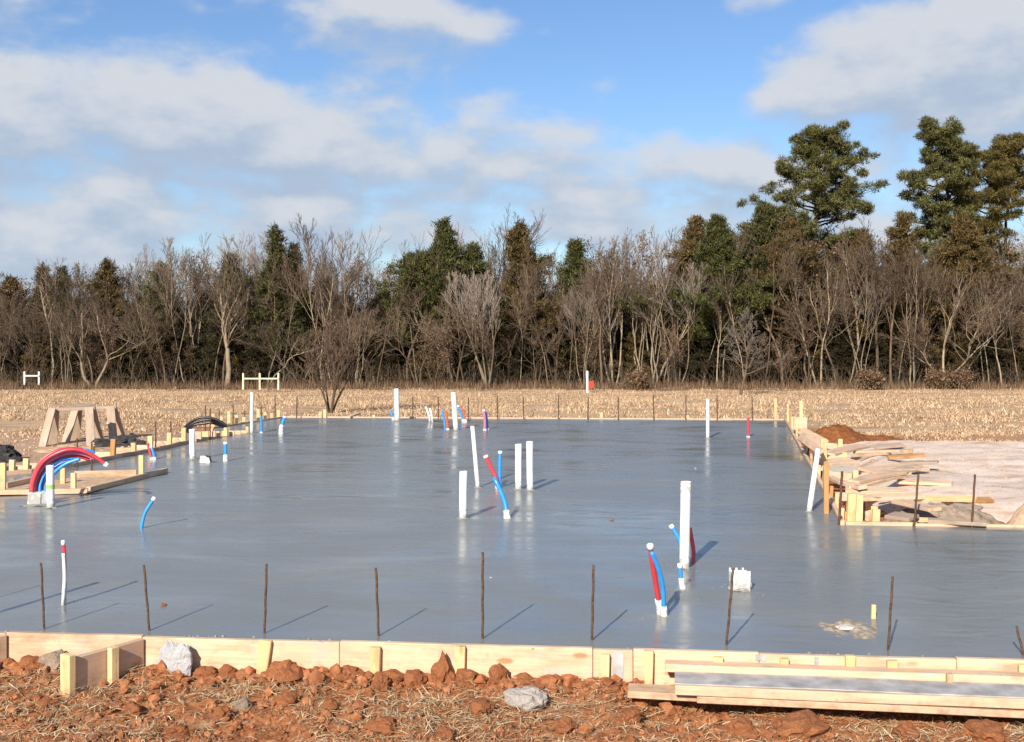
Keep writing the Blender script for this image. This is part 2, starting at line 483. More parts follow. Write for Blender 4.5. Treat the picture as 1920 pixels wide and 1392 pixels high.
def plank(name, A, B, w, t, mat, parent=None, nrm=(0, 0, 1), bow=0.0, taper=1.0, wb=None, label=None, cat=None, group=None, bev=.003):
    """a sawn board from A to B (world, centre line); t along nrm, w across; bevelled arrises"""
    A = Vector(A); B = Vector(B)
    x = (B - A); L = x.length; x.normalize()
    z = Vector(nrm); z = (z - x * z.dot(x)).normalized(); y = z.cross(x)
    if wb is None: wb = w * taper
    segs = max(1, int(L / .35)) if bow or L > 1 else 1
    bm = bmesh.new()
    rings = []
    rs = random.Random(int(abs(A.x * 1000 + A.y * 77 + B.x * 13 + A.z * 991)))
    for i in range(segs + 1):
        s = i / segs
        ww = lerp(w, wb, s) / 2; tt = t / 2
        off = bow * math.sin(math.pi * s) + (rs.uniform(-.002, .002) if 0 < i < segs else 0)
        rings.append([bm.verts.new((s * L, sy * ww, sz * tt + off)) for sy, sz in ((-1,-1),(1,-1),(1,1),(-1,1))])
    for i in range(segs):
        for k in range(4):
            bm.faces.new((rings[i][k], rings[i+1][k], rings[i+1][(k+1) % 4], rings[i][(k+1) % 4]))
    bm.faces.new(rings[0][::1]); bm.faces.new(rings[-1][::-1])
    bmesh.ops.recalc_face_normals(bm, faces=bm.faces)
    if bev:
        es = [e for e in bm.edges if e.calc_face_angle(0) > .8]
        bmesh.ops.bevel(bm, geom=es, offset=bev, segments=1, affect='EDGES')
    me = bpy.data.meshes.new(name); bm.to_mesh(me); bm.free()
    me.materials.append(M[mat])
    o = bpy.data.objects.new(name, me); link(o, parent)
    pl = world_loc(parent) if parent is not None else Vector((0, 0, 0))
    rotm = Matrix((x, y, z)).transposed()
    o.matrix_local = Matrix.Translation(A - pl) @ rotm.to_4x4()
    return tag(o, label, cat, group)

def rock_mesh(name, seed, mat, rough=.35, sub=3, squash=(1, 1, .75), jag=2.2):
    bm = bmesh.new()
    bmesh.ops.create_icosphere(bm, subdivisions=sub, radius=1)
    o = Vector((seed * 7.3, seed * 3.1, seed * 1.7))
    for v in bm.verts:
        p = v.co.copy()
        d = noise.noise(p * jag * .6 + o) * rough + noise.noise(p * jag * 1.7 + o) * rough * .5 + noise.noise(p * jag * 4 + o) * rough * .22
        # broken facets
        c = noise.cell(p * 1.4 + o) * .10
        p = p * (1 + d + c)
        v.co = Vector((p.x * squash[0], p.y * squash[1], p.z * squash[2]))
    me = bpy.data.meshes.new(name); bm.to_mesh(me); bm.free()
    me.materials.append(M[mat])
    return me

# ---------------------------------------------------------------- the lie of the land
def front_y(x):
    return 6.32 - .1024 * x
RC0 = W(1470, 788); RC1 = W(1575, 985)         # right rear corner and the inner corner of the slab
LC = [W(535, 783), W(400, 804), W(362, 830), W(300, 845), W(230, 858), W(140, 876), W(60, 888), W(0, 893), W(-150, 903)]
def right_x(y):
    t = (y - RC1.y) / (RC0.y - RC1.y)
    return lerp(RC1.x, RC0.x, t)
def left_x(y):
    pts = LC
    for a, b2 in zip(pts, pts[1:]):
        if b2.y <= y <= a.y:
            return lerp(a.x, b2.x, (a.y - y) / max(1e-6, a.y - b2.y))
    return pts[0].x if y > pts[0].y else -99
def ground_z(x, y, fine=True):
    z = -.19 - .81 * sstep(24, 54, y) 
    z -= .02 * sstep(6.5, 5.2, y)
    if y < 6.9:
        fy = front_y(x) - y
        z += .03 * math.exp(-((fy - .12) / .12) ** 2) * (.6 + noise.noise(Vector((x * 1.6, 3, 0))))
        z += .035 * noise.noise(Vector((x * 1.7, y * 1.7, 1))) + .022 * noise.noise(Vector((x * 5, y * 5, 2)))
        z -= .06 * sstep(.45, .75, x) * sstep(.05, .16, fy) * sstep(.62, .42, fy)
        if fine:
            z += .018 * noise.noise(Vector((x * 12, y * 12, 5))) + .012 * noise.noise(Vector((x * 29, y * 29, 9)))
    else:
        z += .05 * noise.noise(Vector((x * .5, y * .5, 1))) * sstep(22, 30, y)
        z += .03 * noise.noise(Vector((x * 1.3, y * 1.3, 1)))
    if y > 9 and x < -3.5:                              # spoil banked against the left side
        d = left_x(y) - x if y < LC[0].y else 99
        if d > 0:
            z += .14 * sstep(0, .5, d) * sstep(6.5, 1.5, d) * sstep(LC[0].y, LC[0].y - 2, y)
    return z
def seg(a, b2, n):
    return list(np.linspace(a, b2, n, endpoint=False))
xs = seg(-420, -60, 8) + seg(-60, -12, 24) + seg(-12, -3.4, 43) + seg(-3.4, 3.2, 300) + seg(3.2, 12, 44) + seg(12, 60, 24) + seg(60, 420, 8) + [420]
ys = seg(-120, -10, 6) + seg(-10, 4.9, 15) + seg(4.9, 6.75, 110) + seg(6.75, 9, 6) + seg(9, 30, 80) + seg(30, 62, 90) + seg(62, 120, 20) + seg(120, 700, 8) + [700]
nx, ny = len(xs), len(ys)
gv = np.zeros((ny, nx, 3), dtype=np.float32); gc = np.zeros((ny, nx, 4), dtype=np.float32); gc[..., 3] = 1
for j, y in enumerate(ys):
    for i, x in enumerate(xs):
        gv[j, i] = (x, y, ground_z(x, y))
        wob = 1.5 * noise.noise(Vector((x * .4, y * .4, 7)))
        fieldw = sstep(21.5, 24, y + wob * .5) if -6 < x < 6 else sstep(19, 22, y + wob)
        sp = 0
        if y > 9 and x < -3.5: sp = sstep(9.5, 11, y) * sstep(21.5, 19.5, y + wob * .6)
        gc[j, i, 0] = fieldw; gc[j, i, 1] = sp
        gc[j, i, 2] = sstep(52.5, 55.5, y + wob)
idx = np.arange(nx * ny).reshape(ny, nx)
gf = np.stack([idx[:-1, :-1], idx[:-1, 1:], idx[1:, 1:], idx[1:, :-1]], -1).reshape(-1, 4)
gme = mesh_arrays('ground', gv.reshape(-1, 3), gf, M['ground_cover'], True)
ca = gme.color_attributes.new('cover', 'FLOAT_COLOR', 'POINT')
ca.data.foreach_set('color', gc.reshape(-1))
tag(link(bpy.data.objects.new('ground', gme)), kind='structure')

# ---------------------------------------------------------------- the poured slab
outline = [Vector((-6.0, front_y(-6.0), 0)), Vector((6.4, front_y(6.4), 0)), Vector((6.9, 9.92, 0)), RC1.copy(), RC0.copy()] + [p.copy() for p in LC] + [Vector((-6.9, 10, 0))]
bm = bmesh.new()
top = [bm.verts.new((p.x, p.y, 0)) for p in outline]
bot = [bm.verts.new((p.x, p.y, -.30)) for p in outline]
bm.faces.new(top); bm.faces.new(bot[::-1])
for i in range(len(top)):
    k = (i + 1) % len(top)
    bm.faces.new((top[i], bot[i], bot[k], top[k]))
bmesh.ops.recalc_face_normals(bm, faces=bm.faces)
bmesh.ops.triangulate(bm, faces=[f for f in bm.faces if len(f.verts) > 4])
me = bpy.data.meshes.new('concrete_slab'); bm.to_mesh(me); bm.free(); me.materials.append(M['wet_concrete'])
slab = tag(link(bpy.data.objects.new('concrete_slab', me)), 'wet grey freshly poured concrete house slab with pipes standing in it', 'slab')

# ---------------------------------------------------------------- sand pad and mounds on the right
def patch(name, x0, x1, y0, y1, n, m_, hfun, mat, label=None, cat=None, kind='structure'):
    v = np.zeros((m_, n, 3), dtype=np.float32)
    for j in range(m_):
        y = lerp(y0, y1, j / (m_ - 1))
        xa = x0(y) if callable(x0) else x0
        for i in range(n):
            x = lerp(xa, x1, i / (n - 1)); v[j, i] = (x, y, hfun(x, y, i / (n - 1), j / (m_ - 1)))
    ii = np.arange(n * m_).reshape(m_, n)
    f = np.stack([ii[:-1, :-1], ii[:-1, 1:], ii[1:, 1:], ii[1:, :-1]], -1).reshape(-1, 4)
    return tag(link(bpy.data.objects.new(name, mesh_arrays(name, v.reshape(-1, 3), f, M[mat], True))), label, cat, kind=kind)
def pad_h(x, y, u, v):
    e = min(sstep(0, .12, u), sstep(1, .9, u), sstep(0, .14, v), sstep(1, .86, v))
    z = -.32 + .30 * e
    z += .06 * noise.noise(Vector((x * .8, y * .8, 4))) + .035 * noise.noise(Vector((x * 2.6, y * 1.8, 4))) + .014 * noise.noise(Vector((x * 8, y * 8, 4)))
    return z
patch('sand_pad', lambda y: right_x(y) + .12, 12.5, 10.45, 19.4, 150, 110, pad_h, 'pale_sand')
def mound_h(cx, cy, rx, ry, h, base=-.30):
    def f(x, y, u, v):
        d = math.hypot((x - cx) / rx, (y - cy) / ry)
        k = sstep(1, 0, d * (1 + .25 * noise.noise(Vector((x * 1.5, y * 1.5, 8)))))
        return base + (h - base) * k + .05 * k * noise.noise(Vector((x * 5, y * 5, 3))) + .04 * k * noise.noise(Vector((x * 14, y * 14, 3)))
    return f
mc = W(1556, 806, .05)
patch('dirt_mound', mc.x - 1.0, mc.x + 1.4, mc.y - 1.1, mc.y + 1.1, 70, 60, mound_h(mc.x + .1, mc.y, 1.0, 1.0, .12), 'dirt_mound', 'dark red heap of loose clay beside the pale sand pad', 'dirt mound', None)
mc = W(1760, 812, 0)
patch('dirt_bank', mc.x - 3.2, mc.x + 4.5, mc.y - .9, mc.y + 1.2, 130, 40, mound_h(mc.x - 1.2, mc.y + .2, 1.8, .6, -.05), 'dirt_mound', 'long low bank of red clay along the far edge of the sand', 'dirt bank', None)
mc = W(1770, 960, 0)
def grey_h(x, y, u, v):
    return mound_h(mc.x, mc.y, 1.25, .42, .07, -.3)(x, y, u, v)
patch('mud_heap', mc.x - 1.4, mc.x + 1.4, mc.y - .45, mc.y + .6, 110, 50, grey_h, 'grey_clod', 'lumpy grey heap of spilled cement and mud on the sand', 'mud heap', None)
mc2 = W(1900, 962, 0)
patch('sand_heap', mc2.x - .5, mc2.x + .9, mc2.y - .45, mc2.y + .45, 60, 40, mound_h(mc2.x + .2, mc2.y, .5, .4, .14), 'tan_spoil', 'small pale heap of sand and rubble by the slab corner', 'sand heap', None)
mc3 = W(150, 838, 0)
patch('spoil_heap', mc3.x - 2.2, mc3.x + 1.6, mc3.y - 1.3, mc3.y + 1.2, 80, 50, mound_h(mc3.x - .2, mc3.y, 1.7, .9, .02), 'tan_spoil', 'heap of pale broken spoil below the sawhorses', 'spoil heap', None)

# ---------------------------------------------------------------- front formwork
FD = Vector((1, -.1024, 0)).normalized(); FN = Vector((-.1024, -1, 0)).normalized()    # along the form, out of it
def fpt(px):
    """point of the slab's front edge straight under picture column px"""
    s = (px - 960) / FOC
    y = 6.32 / (1 + .1024 * s)
    return Vector((s * y, y, 0))
form = empty('formwork', fpt(640) + Vector((0, 0, -.2)), 'long row of cream pine form boards and stakes along the red dirt', 'formwork')
cuts = [-330, 18, 272, 640, 1112, 1187, 1422, 1790, 2300]
for i, (a, b2) in enumerate(zip(cuts, cuts[1:])):
    pa, pb = fpt(a), fpt(b2)
    up = Vector((0, 0, -.118 + (.006 if i % 2 else .0)))
    plank('form_board', pa + FN * .022 + up + FD * .0015, pb + FN * .022 + up - FD * .0015, .245, .038, 'pine_board', form, FN, bow=.006)
def stake(px, top, lean=0.0, w=.06, t=.036, mat='pine_stake', out=.062, bottom=-.34, parent=form):
    p = fpt(px) + FN * out
    return plank('stake', p + Vector((0, 0, bottom)) - FD * lean * .3, p + Vector((lean, 0, top)), w * .7, t, mat, parent, FN, wb=w)
for px, top, lean, w in ((495, .012, .03, .07), (708, -.008, 0, .062), (866, .01, 0, .058), (1135, -.012, 0, .05), (1216, .012, 0, .05),
                         (1345, -.01, 0, .05), (1468, -.008, 0, .045), (1590, .018, .0, .052), (1668, -.002, 0, .055), (1913, -.004, 0, .06)):
    stake(px, top, lean, w)
# outward kicker on the left: a board running out from the form to a stake
k0 = fpt(273) + FN * .05; k1 = fpt(273) + FN * .46 - FD * .20
kd = (k1 - k0).normalized(); kn = Vector((-kd.y, kd.x, 0))
plank('kicker_board', k0 + Vector((0, 0, -.10)), k1 + Vector((0, 0, -.10)), .20, .036, 'pine_board', form, kn)
p = k1 + kd * .025
plank('stake', p + Vector((0, 0, -.36)), p + Vector((0, 0, .025)), .075, .04, 'pine_stake', form, -kd)
p = k0.lerp(k1, .5) + kn * .042
plank('stake', p + Vector((0, 0, -.34)), p + Vector((0, 0, .01)), .05, .036, 'pine_stake', form, kn)
k0 = fpt(18) + FN * .05; k1 = k0 + FN * .3 - FD * .14; kd = (k1 - k0).normalized(); kn = Vector((-kd.y, kd.x, 0))
plank('kicker_board', k0 + Vector((0, 0, -.10)), k1 + Vector((0, 0, -.10)), .20, .036, 'pine_board', form, kn)
# cement slop that ran over the boards
for px, w, z0, z1 in ((1158, .05, -.235, -.004), (1528, .022, -.07, 0), (1424, .05, -.03, .002)):
    p = fpt(px) + FN * .043
    plank('cement_splash', p + Vector((0, 0, z0)), p + Vector((.004, 0, z1)), w, .005, 'grey_film', form, FN, wb=w * 1.25, bev=.002)

# ---------------------------------------------------------------- stack of lumber by the form
def lum(name, px0, py0, px1, py1, zc, w, t, mat, label, Y0=None):
    a = W(px0, py0, zc); b2 = W(px1, py1, zc)
    return plank(name, a, b2, w, t, mat, None, (0, 0, 1), bow=-.006, label=label, cat='lumber')
def lumber(px0, dist, zc, L, w, t, mat, label, yaw=0.0, tilt=0.0):
    a = fpt(px0) + FN * dist; a.z = zc
    d = Matrix.Rotation(yaw, 3, 'Z') @ FD
    return plank('lumber', a, a + d * L + Vector((0, 0, tilt)), w, t, mat, None, (0, 0, 1), bow=-.004, label=label, cat='lumber')
lumber(1178, .24, -.146, 4.0, .14, .036, 'pine_board', 'lowest pine plank of the lumber stack, sticking out past the others', -.042, -.02)
wl_ = lumber(1262, .255, -.098, 4.2, .235, .048, 'pine_board', 'wide grey topped plank lying second in the lumber stack', -.028, .004)
plank('grey_top_sheet', (fpt(1262) + FN * .248) + Vector((0, 0, -.0695)), (fpt(1262) + FN * .248) + (Matrix.Rotation(-.028, 3, 'Z') @ FD) * 4.19 + Vector((0, 0, -.0655)), .215, .006, 'grey_film', None, (0, 0, 1), bow=-.004, bev=0)  # thin sheet that greys only the top face of the wide plank
film = bpy.data.objects['grey_top_sheet']; mw = film.matrix_basis.copy(); film.parent = wl_; film.matrix_local = wl_.matrix_basis.inverted() @ mw
lumber(1246, .105, -.052, 4.2, .09, .042, 'pine_board', 'narrow bright plank leaning on the form at the top of the lumber stack', -.010, -.006)
lumber(1300, .33, -.142, 4.2, .09, .034, 'pine_board', 'thin plank shaded under the wide grey topped board', -.030, -.01)
p = fpt(1762) + FN * .185
plank('survey_peg', p + Vector((0, 0, -.28)), p + Vector((0, 0, -.028)), .03, .03, 'orange_stake', None, FN, label='short orange brown peg standing in front of the narrow top plank', cat='peg')

# ---------------------------------------------------------------- rebar pins
def rebar(base, top, r=.008, label='', group='', name='rebar_pin'):
    mb = MB(); b0 = base - (top - base).normalized() * .08
    n = max(8, int((top - base).length / .035))
    pts = [b0.lerp(top, i / n) + Vector((.0015 * math.sin(i * 1.7), 0, 0)) for i in range(n + 1)]
    mb.tube(pts, [r * (1.02 if i % 2 else .97) for i in range(n + 1)], 8)
    o = mb.build(name, M['rust_steel'], None, base, True)
    return tag(o, label, 'rebar', group)
def pin(px, pyb, pxt, pyt, lab, grp, z=0.0, dy=0.0, r=.0068):
    b0 = W(px, pyb, z); t = V(pxt, pyt, b0.y + dy)
    return rebar(b0, t, r, lab, grp)
G1 = 'rebar pins along the front form'
L1 = 'rusty rebar pin standing in the wet slab just behind the front form'
for a, lab in (((83, 1180, 77, 1056), 'leaning rebar pin left of the lone white tube with red top'), ((280, 1183, 270, 1060), 'rebar pin leaning left beside the small red clod on the slab'),
          ((496, 1188, 500, 1058), 'rebar pin rising right behind the leaning form stake'), ((710, 1193, 705, 1065), 'rebar pin standing next to the tallest pin, toward the leaning stake'),
          ((905, 1198, 905, 1036), 'tallest rebar pin, standing straight behind the front form'), ((1110, 1201, 1113, 1060), 'rebar pin between the tallest pin and the leaning red and blue tubes'),
          ((1665, 1220, 1674, 1082), 'rebar pin standing beside the pale wooden peg and rough patch'), ((-106, 1150, -108, 1008), 'rebar pin at the slab corner past the leaning pin')):
    pin(*a, lab, G1)
pin(1362, 1210, 1375, 1066, 'rusty rebar pin leaning in front of the white plastic box', None)
pin(1919, 1229, 1906, 1175, 'short dark rebar pin bent over near the front form', None)
L2 = 'thin rusty rebar pin standing along the far edge of the slab'
for px in (516, 556, 774, 822, 878, 933, 982, 1047, 1102, 1159, 1226, 1286, 1345, 1411):
    pin(px, 786 + (px - 1000) * .004, px + random.uniform(-1, 1), 743 + random.uniform(-2, 3), L2, 'rebar pins along the far edge', r=.011)
L3 = 'thin dark rebar pin standing by the forms on the slab\'s left side'
for a in ((292, 845, 292, 790), (321, 838, 320, 790), (394, 824, 394, 766), (385, 806, 385, 760), (411, 802, 411, 768), (437, 798, 437, 758), (459, 793, 459, 770), (145, 878, 145, 822), (172, 884, 172, 828), (490, 788, 490, 764)):
    pin(*a, L3, 'rebar pins on the left side', r=.010)
pin(1514, 858, 1519, 818, 'brown rebar pin in the right edge just beyond the leaning white pipe', None, r=.012)
pin(1573, 985, 1579, 884, 'brown rebar pin at the inner corner of the slab', None, r=.012)
pin(1714, 988, 1722, 888, 'rusty rebar pin at the form near the slanted plank on the sand', None, r=.010)
pin(1822, 990, 1828, 890, 'rusty rebar pin at the form beside the pale sand heap', None, r=.010)

p = W(-61, 1166)
plank('corner_stake', p + Vector((0, 0, -.1)), p + Vector((0, 0, .63)), .035, .03, 'pine_stake', None, (0, -1, 0), label='tall wooden stake standing in the slab beside the corner rebar pin', cat='stake')
# ---------------------------------------------------------------- plumbing: white pipes
def pvc(base, top, r, label, name='drain_pipe', mat='pvc', band=None, collar=True, cap=None):
    root = empty(name, base, label, 'pipe')
    d = (top - base).normalized(); u, v = frame_of(d); L = (top - base).length
    mb = MB(); S = 20
    rs = random.Random(int(r * 99999 + base.x * 1000))
    prof = [(-.10, r), (L * .33, r), (L * .66, r), (L - .002, r), (L, r * .985), (L, r * .84), (L - .12, r * .84)]
    for i, (h, rad) in enumerate(prof):
        for k in range(S):
            a = 2 * math.pi * k / S
            jag = rs.uniform(-.006, .002) if i in (3, 4, 5) else 0
            mb.v.append(base + d * (h + jag) + u * rad * math.cos(a) + v * rad * math.sin(a))
    for i in range(len(prof) - 1):
        for k in range(S):
            a = i * S + k; b2 = i * S + (k + 1) % S
            mb.f.append((a, b2, b2 + S, a + S))
    mb.f.append(tuple(6 * S + k for k in range(S)))
    mb.build('pipe', M[mat], root, None, True)
    if collar:
        me = rock_mesh('cement_collar', r * 100 + base.x, 'cement', .3, 2, (r * 1.55, r * 1.45, .012))
        o = link(bpy.data.objects.new('cement_collar', me), root); o.location = (0, 0, .002)
    if band:
        h0, h1, bm_ = band
        mb = MB(); mb.tube([base + d * h0, base + d * h1], [r * 1.06, r * 1.06], 20, False)
        mb.build('tape_band', M[bm_], root, None, True)
    if cap:
        mb = MB()
        for i in range(9):
            a = i * .75; h = L - cap + cap * (i / 8)
        pts = [base + d * (L - cap), base + d * (L - cap * .6), base + d * (L - cap * .3), base + d * (L + .006)]
        mb.tube(pts, [r * 1.05, r * 1.12, r * 1.06, r * 1.1], 14, False)
        o = mb.build('taped_end', M['white_wrap'], root, None, True)
    return root
def pipe_px(px, pyb, pxt, pyt, wpx, label, dy=0.0, z=0.0, **kw):
    b0 = W(px, pyb, z); t = V(pxt, pyt, b0.y + dy)
    return pvc(b0, t, wpx * b0.y / FOC / 2, label, **kw)
pipe_px(868, 973, 869, 884, 15, 'single white drain pipe left of the crossed red and blue tubes', )
pipe_px(972, 918, 972, 833, 12.5, 'shorter of the two upright white drain pipes standing side by side')
pipe_px(994, 920, 993, 828, 12.5, 'taller of the two upright white drain pipes standing side by side')
pipe_px(896, 915, 886, 800, 8, 'slim white pipe with a coupling leaning left behind the red tube', dy=.05, cap=.05, band=(.02, .07, 'pvc'))
pipe_px(1283, 1066, 1286, 905, 19, 'tall thick white drain pipe with a torn taped top', cap=.07)
pipe_px(745, 789, 743, 729, 9.5, 'far white drain pipe standing alone at the back of the slab')
pipe_px(855, 807, 850, 736, 9.5, 'far white drain pipe leaning slightly between red and blue tubes', dy=.05)
pipe_px(472, 813, 472, 736, 5.5, 'tall thin white vent pipe at the end of the left form')
pipe_px(361, 862, 360, 805, 11, 'white drain pipe standing in front of the left form board')
pipe_px(1327, 822, 1327, 748, 6.5, 'thin white vent pipe near the red stub at the back right')
pipe_px(1517, 960, 1534, 843, 10, 'white pipe leaning against the forms on the slab\'s right edge', dy=.1, cap=.05)
pipe_px(95, 953, 94, 873, 14.5, 'white drain pipe with a green tape band beside the tube bundle', band=(.19, .225, 'green_tape'))

# ---------------------------------------------------------------- water tubes
def tube_part(root, pts, r, mat, name='tube', sides=10, n=6):
    mb = MB(); P = spline([Vector(p) for p in pts], n)
    mb.tube(P, [r] * len(P), sides)
    return mb.build(name, M[mat], root, None, True), P
def end_cap(root, P, r, L=.03, mat='pvc'):
    d = (P[-1] - P[-2]).normalized()
    mb = MB(); mb.tube([P[-1] - d * L * .6, P[-1] + d * L * .3, P[-1] + d * L * .45], [r * 1.35, r * 1.3, r * .8], 10)
    mb.build('end_cap', M[mat], root, None, True)
def wrap(root, P, r, frac, mat='white_wrap', name='wrap'):
    k = 6 + max(2, int((len(P) - 6) * frac)); pts = P[3:k]; k = len(pts)
    mb = MB(); mb.tube(pts, [r * (1.75 - .45 * i / k + .12 * math.sin(i * 2.3)) for i in range(k)], 10)
    mb.build(name, M[mat], root, None, True)
def tubes(label, strands, name='water_tube', cat='tube'):
    """strands: (colour, picture points from the slab up, depth offset at the tip, width in picture px, wrap fraction, capped)"""
    b0 = W(*strands[0][1][0])
    root = empty(name, b0, label, cat)
    for (mat, pp, dy, wpx, wf, capd) in strands:
        base = W(*pp[0]); r = wpx * base.y / FOC / 2
        pts = [base - Vector((0, 0, .06))]
        for i, (x, y) in enumerate(pp):
            pts.append(base if i == 0 else V(x, y, base.y + dy * i / (len(pp) - 1)))
        o, P = tube_part(root, pts, r, mat)
        if wf: wrap(o, P, r, wf)
        if capd: end_cap(o, P, r)
    return root
tubes('lone white tube with a red top near the left rebar pins', [('pvc', [(118, 1135), (121, 1085), (119, 1038)], .0, 6.5, 0, False), ('red_tube', [(119.5, 1134), (121.5, 1085), (121, 1040), (118.5, 1017)], .005, 6.0, .34, True)])
tubes('lone blue tube leaning right on the left part of the slab', [('blue_tube', [(265, 991), (272, 962), (289, 935)], .05, 6.5, 0, True)])
tubes('leaning pair of red and blue tubes with a long white tip', [('red_tube', [(1239, 1152), (1229, 1090), (1219, 1024)], -.15, 10, .36, True), ('blue_tube', [(1245, 1155), (1241, 1090), (1222, 1035)], -.12, 9, .3, False)])
tubes('blue and red tubes rising around the tall thick white pipe', [('blue_tube', [(1280, 1104), (1276, 1075), (1275, 1060)], .0, 8, .45, True), ('blue_tube', [(1281, 1050), (1274, 1013), (1259, 987)], .05, 7.5, 0, True), ('red_tube', [(1300, 1055), (1300, 1030), (1293, 990)], .04, 8, 0, False)])
tubes('blue tube bending left into a red tube, crossed by another blue tube', [('blue_tube', [(951, 972), (946, 940), (930, 903), (927, 900)], .12, 9, .22, False)])
tubes('straight upright blue tube just behind the red tube', [('blue_tube', [(937, 915), (937, 880), (938, 848)], .02, 6.5, 0, True)])
tubes('red tube leaning left between the slim pipe and the blue tubes', [('red_tube', [(934, 916), (930, 896), (922, 880), (911, 856)], .05, 7.5, .2, True)])
tubes('short far blue tube beside the lone white pipe at the back', [('blue_tube', [(738, 788), (735, 778), (731, 770)], .03, 4.5, .35, False)])
tubes('pair of far white tubes curling left at the back', [('pvc', [(806, 791), (803, 775), (798, 763)], .03, 4, 0, False), ('pvc', [(811, 792), (809, 778), (806, 766)], .03, 4, 0, False)])
tubes('far pair of blue and orange tubes left of the leaning pipe', [('blue_tube', [(835, 805), (833, 788), (829, 770)], .03, 4.5, 0, False), ('orange_tube', [(840, 806), (838, 788), (836, 771)], .03, 4.5, .2, False)])
tubes('far blue and orange tubes just right of the leaning pipe', [('blue_tube', [(869, 791), (864, 775), (859, 762)], .03, 4.5, .3, True), ('orange_tube', [(873, 791), (870, 777), (866, 766)], .03, 4.5, .3, False)])
tubes('far pair of pink and blue tubes standing alone at the back', [('pink_tube', [(909, 807), (909, 788), (907, 770)], .03, 4.8, .2, True), ('blue_tube', [(914, 806), (913, 788), (910, 771)], .03, 4.2, .2, False)])
tubes('blue tube beside the tall thin white vent pipe', [('blue_tube', [(490, 812), (490, 797), (489, 780)], .02, 4.5, .2, False)])
tubes('blue tube sticking out of a white block near the left back', [('blue_tube', [(527, 814), (528, 800), (534, 782)], .03, 6, .62, True)])
tubes('short blue and white tube in front of the left form', [('blue_tube', [(423, 865), (423, 850), (423, 831)], .02, 6, .5, True)])
tubes('red and blue tubes by the left edge beyond the wooden post', [('red_tube', [(285, 862), (281, 848), (277, 831)], .03, 5, .3, False), ('blue_tube', [(290, 862), (287, 848), (283, 838)], .03, 5, .3, True)])
tubes('red stub with a white foot near the back right corner', [('red_tube', [(1403, 820), (1403, 802), (1403, 783)], .01, 5, .2, False)])
# the big arching bundle out of a box on the left
b0 = W(66, 947)
root = empty('tube_bundle', b0, 'arching bundle of red and blue tubes springing from a white box', 'tube bundle')
Yb = b0.y
def arc(pp, mat, wpx, dy0, dy1, cap=False):
    pts = [V(x, y, Yb + lerp(dy0, dy1, i / (len(pp) - 1))) for i, (x, y) in enumerate(pp)]
    r = wpx * Yb / FOC / 2
    o, P = tube_part(root, pts, r, mat)
    if cap: end_cap(o, P, r, .04)
arc([(60, 940), (62, 905), (80, 868), (112, 848), (142, 843), (172, 853), (200, 872)], 'red_tube', 7, .0, .15, True)
arc([(63, 940), (65, 905), (84, 872), (116, 853), (148, 850), (178, 860)], 'pink_tube', 7, .03, .2)
arc([(68, 940), (70, 905), (87, 873), (118, 856), (146, 856), (168, 862)], 'red_tube', 7, .06, .25)
arc([(58, 940), (59, 905), (76, 866), (106, 846), (132, 841), (156, 843)], 'red_tube', 6, .09, .3)
arc([(75, 940), (76, 908), (90, 880), (116, 862), (140, 860)], 'blue_tube', 6, .05, .2)
arc([(79, 940), (80, 910), (94, 884), (118, 868), (146, 862)], 'dark_blue_tube', 6, .08, .2)
arc([(84, 940), (88, 912), (101, 888), (124, 870), (150, 861)], 'blue_tube', 7, .02, .1)
arc([(72, 940), (73, 905), (92, 868), (126, 850), (160, 844), (178, 850)], 'blue_tube', 5.5, .12, .3)
def box_part(root, c, hx, hy, hz, mat, name, tilt=0.0):
    mb = MB(); m3 = Matrix.Rotation(tilt, 3, 'Y')
    bm = bmesh.new(); bmesh.ops.create_cube(bm, size=2)
    for v in bm.verts: v.co = Vector((v.co.x * hx, v.co.y * hy, v.co.z * hz))
    bmesh.ops.bevel(bm, geom=list(bm.edges), offset=min(hx, hy, hz) * .14, segments=2, affect='EDGES')
    me = bpy.data.meshes.new(name); bm.to_mesh(me); bm.free(); me.materials.append(M[mat])
    o = link(bpy.data.objects.new(name, me), root)
    o.location = Vector(c) - world_loc(root); o.rotation_euler = (0, tilt, .2)
    return o
box_part(root, b0 + Vector((-.005, .02, .05)), .064, .06, .072, 'pvc', 'sleeve_box', .05)
box_part(root, b0 + Vector((.085, .04, .05)), .035, .05, .085, 'grey_plastic', 'sleeve_box', -.06)
me = rock_mesh('cement_collar', 5.5, 'cement', .3, 2, (.17, .13, .014)); o = link(bpy.data.objects.new('cement_collar', me), root); o.location = (.02, .02, .002)

# plastic floor box on the right
b0 = W(1390, 1109)
root = empty('floor_box', b0, 'white plastic floor box with open slotted top in the wet slab', 'box')
s = b0.y / FOC
mb = MB()
hw = 17 * s; hh = 30 * s
for sx, sy, ax in ((0, -1, 0), (0, 1, 0), (-1, 0, 1), (1, 0, 1)):
    c = b0 + Vector((sx * hw * .93, sy * hw * .93 + hw, hh * .5))
    mb.box(c, hw if not ax else .004, .004 if not ax else hw * .93, hh * .5 + .01)
mb.build('box_wall', M['pvc'], root)
for k in range(6):
    mb = MB(); a = b0 + Vector((lerp(-hw * .9, hw * .9, k / 5), hw * (.07 if k % 2 else 1.93), hh))
    mb.box(a + Vector((0, 0, .012)), .006, .005, .014); mb.build('lug', M['pvc'], root)
mb = MB(); mb.box(b0 + Vector((hw * 1.1, hw, hh * .35)), .012, .02, .016); mb.build('knockout', M['grey_plastic'], root)
me = rock_mesh('cement_collar', 8.5, 'cement', .3, 2, (.075, .075, .022)); o = link(bpy.data.objects.new('cement_collar', me), root); o.location = (0, hw, .004)
b0 = W(383, 869)
root = empty('floor_box', b0, 'small white box with a dark strap lying beside the short blue tube', 'box')
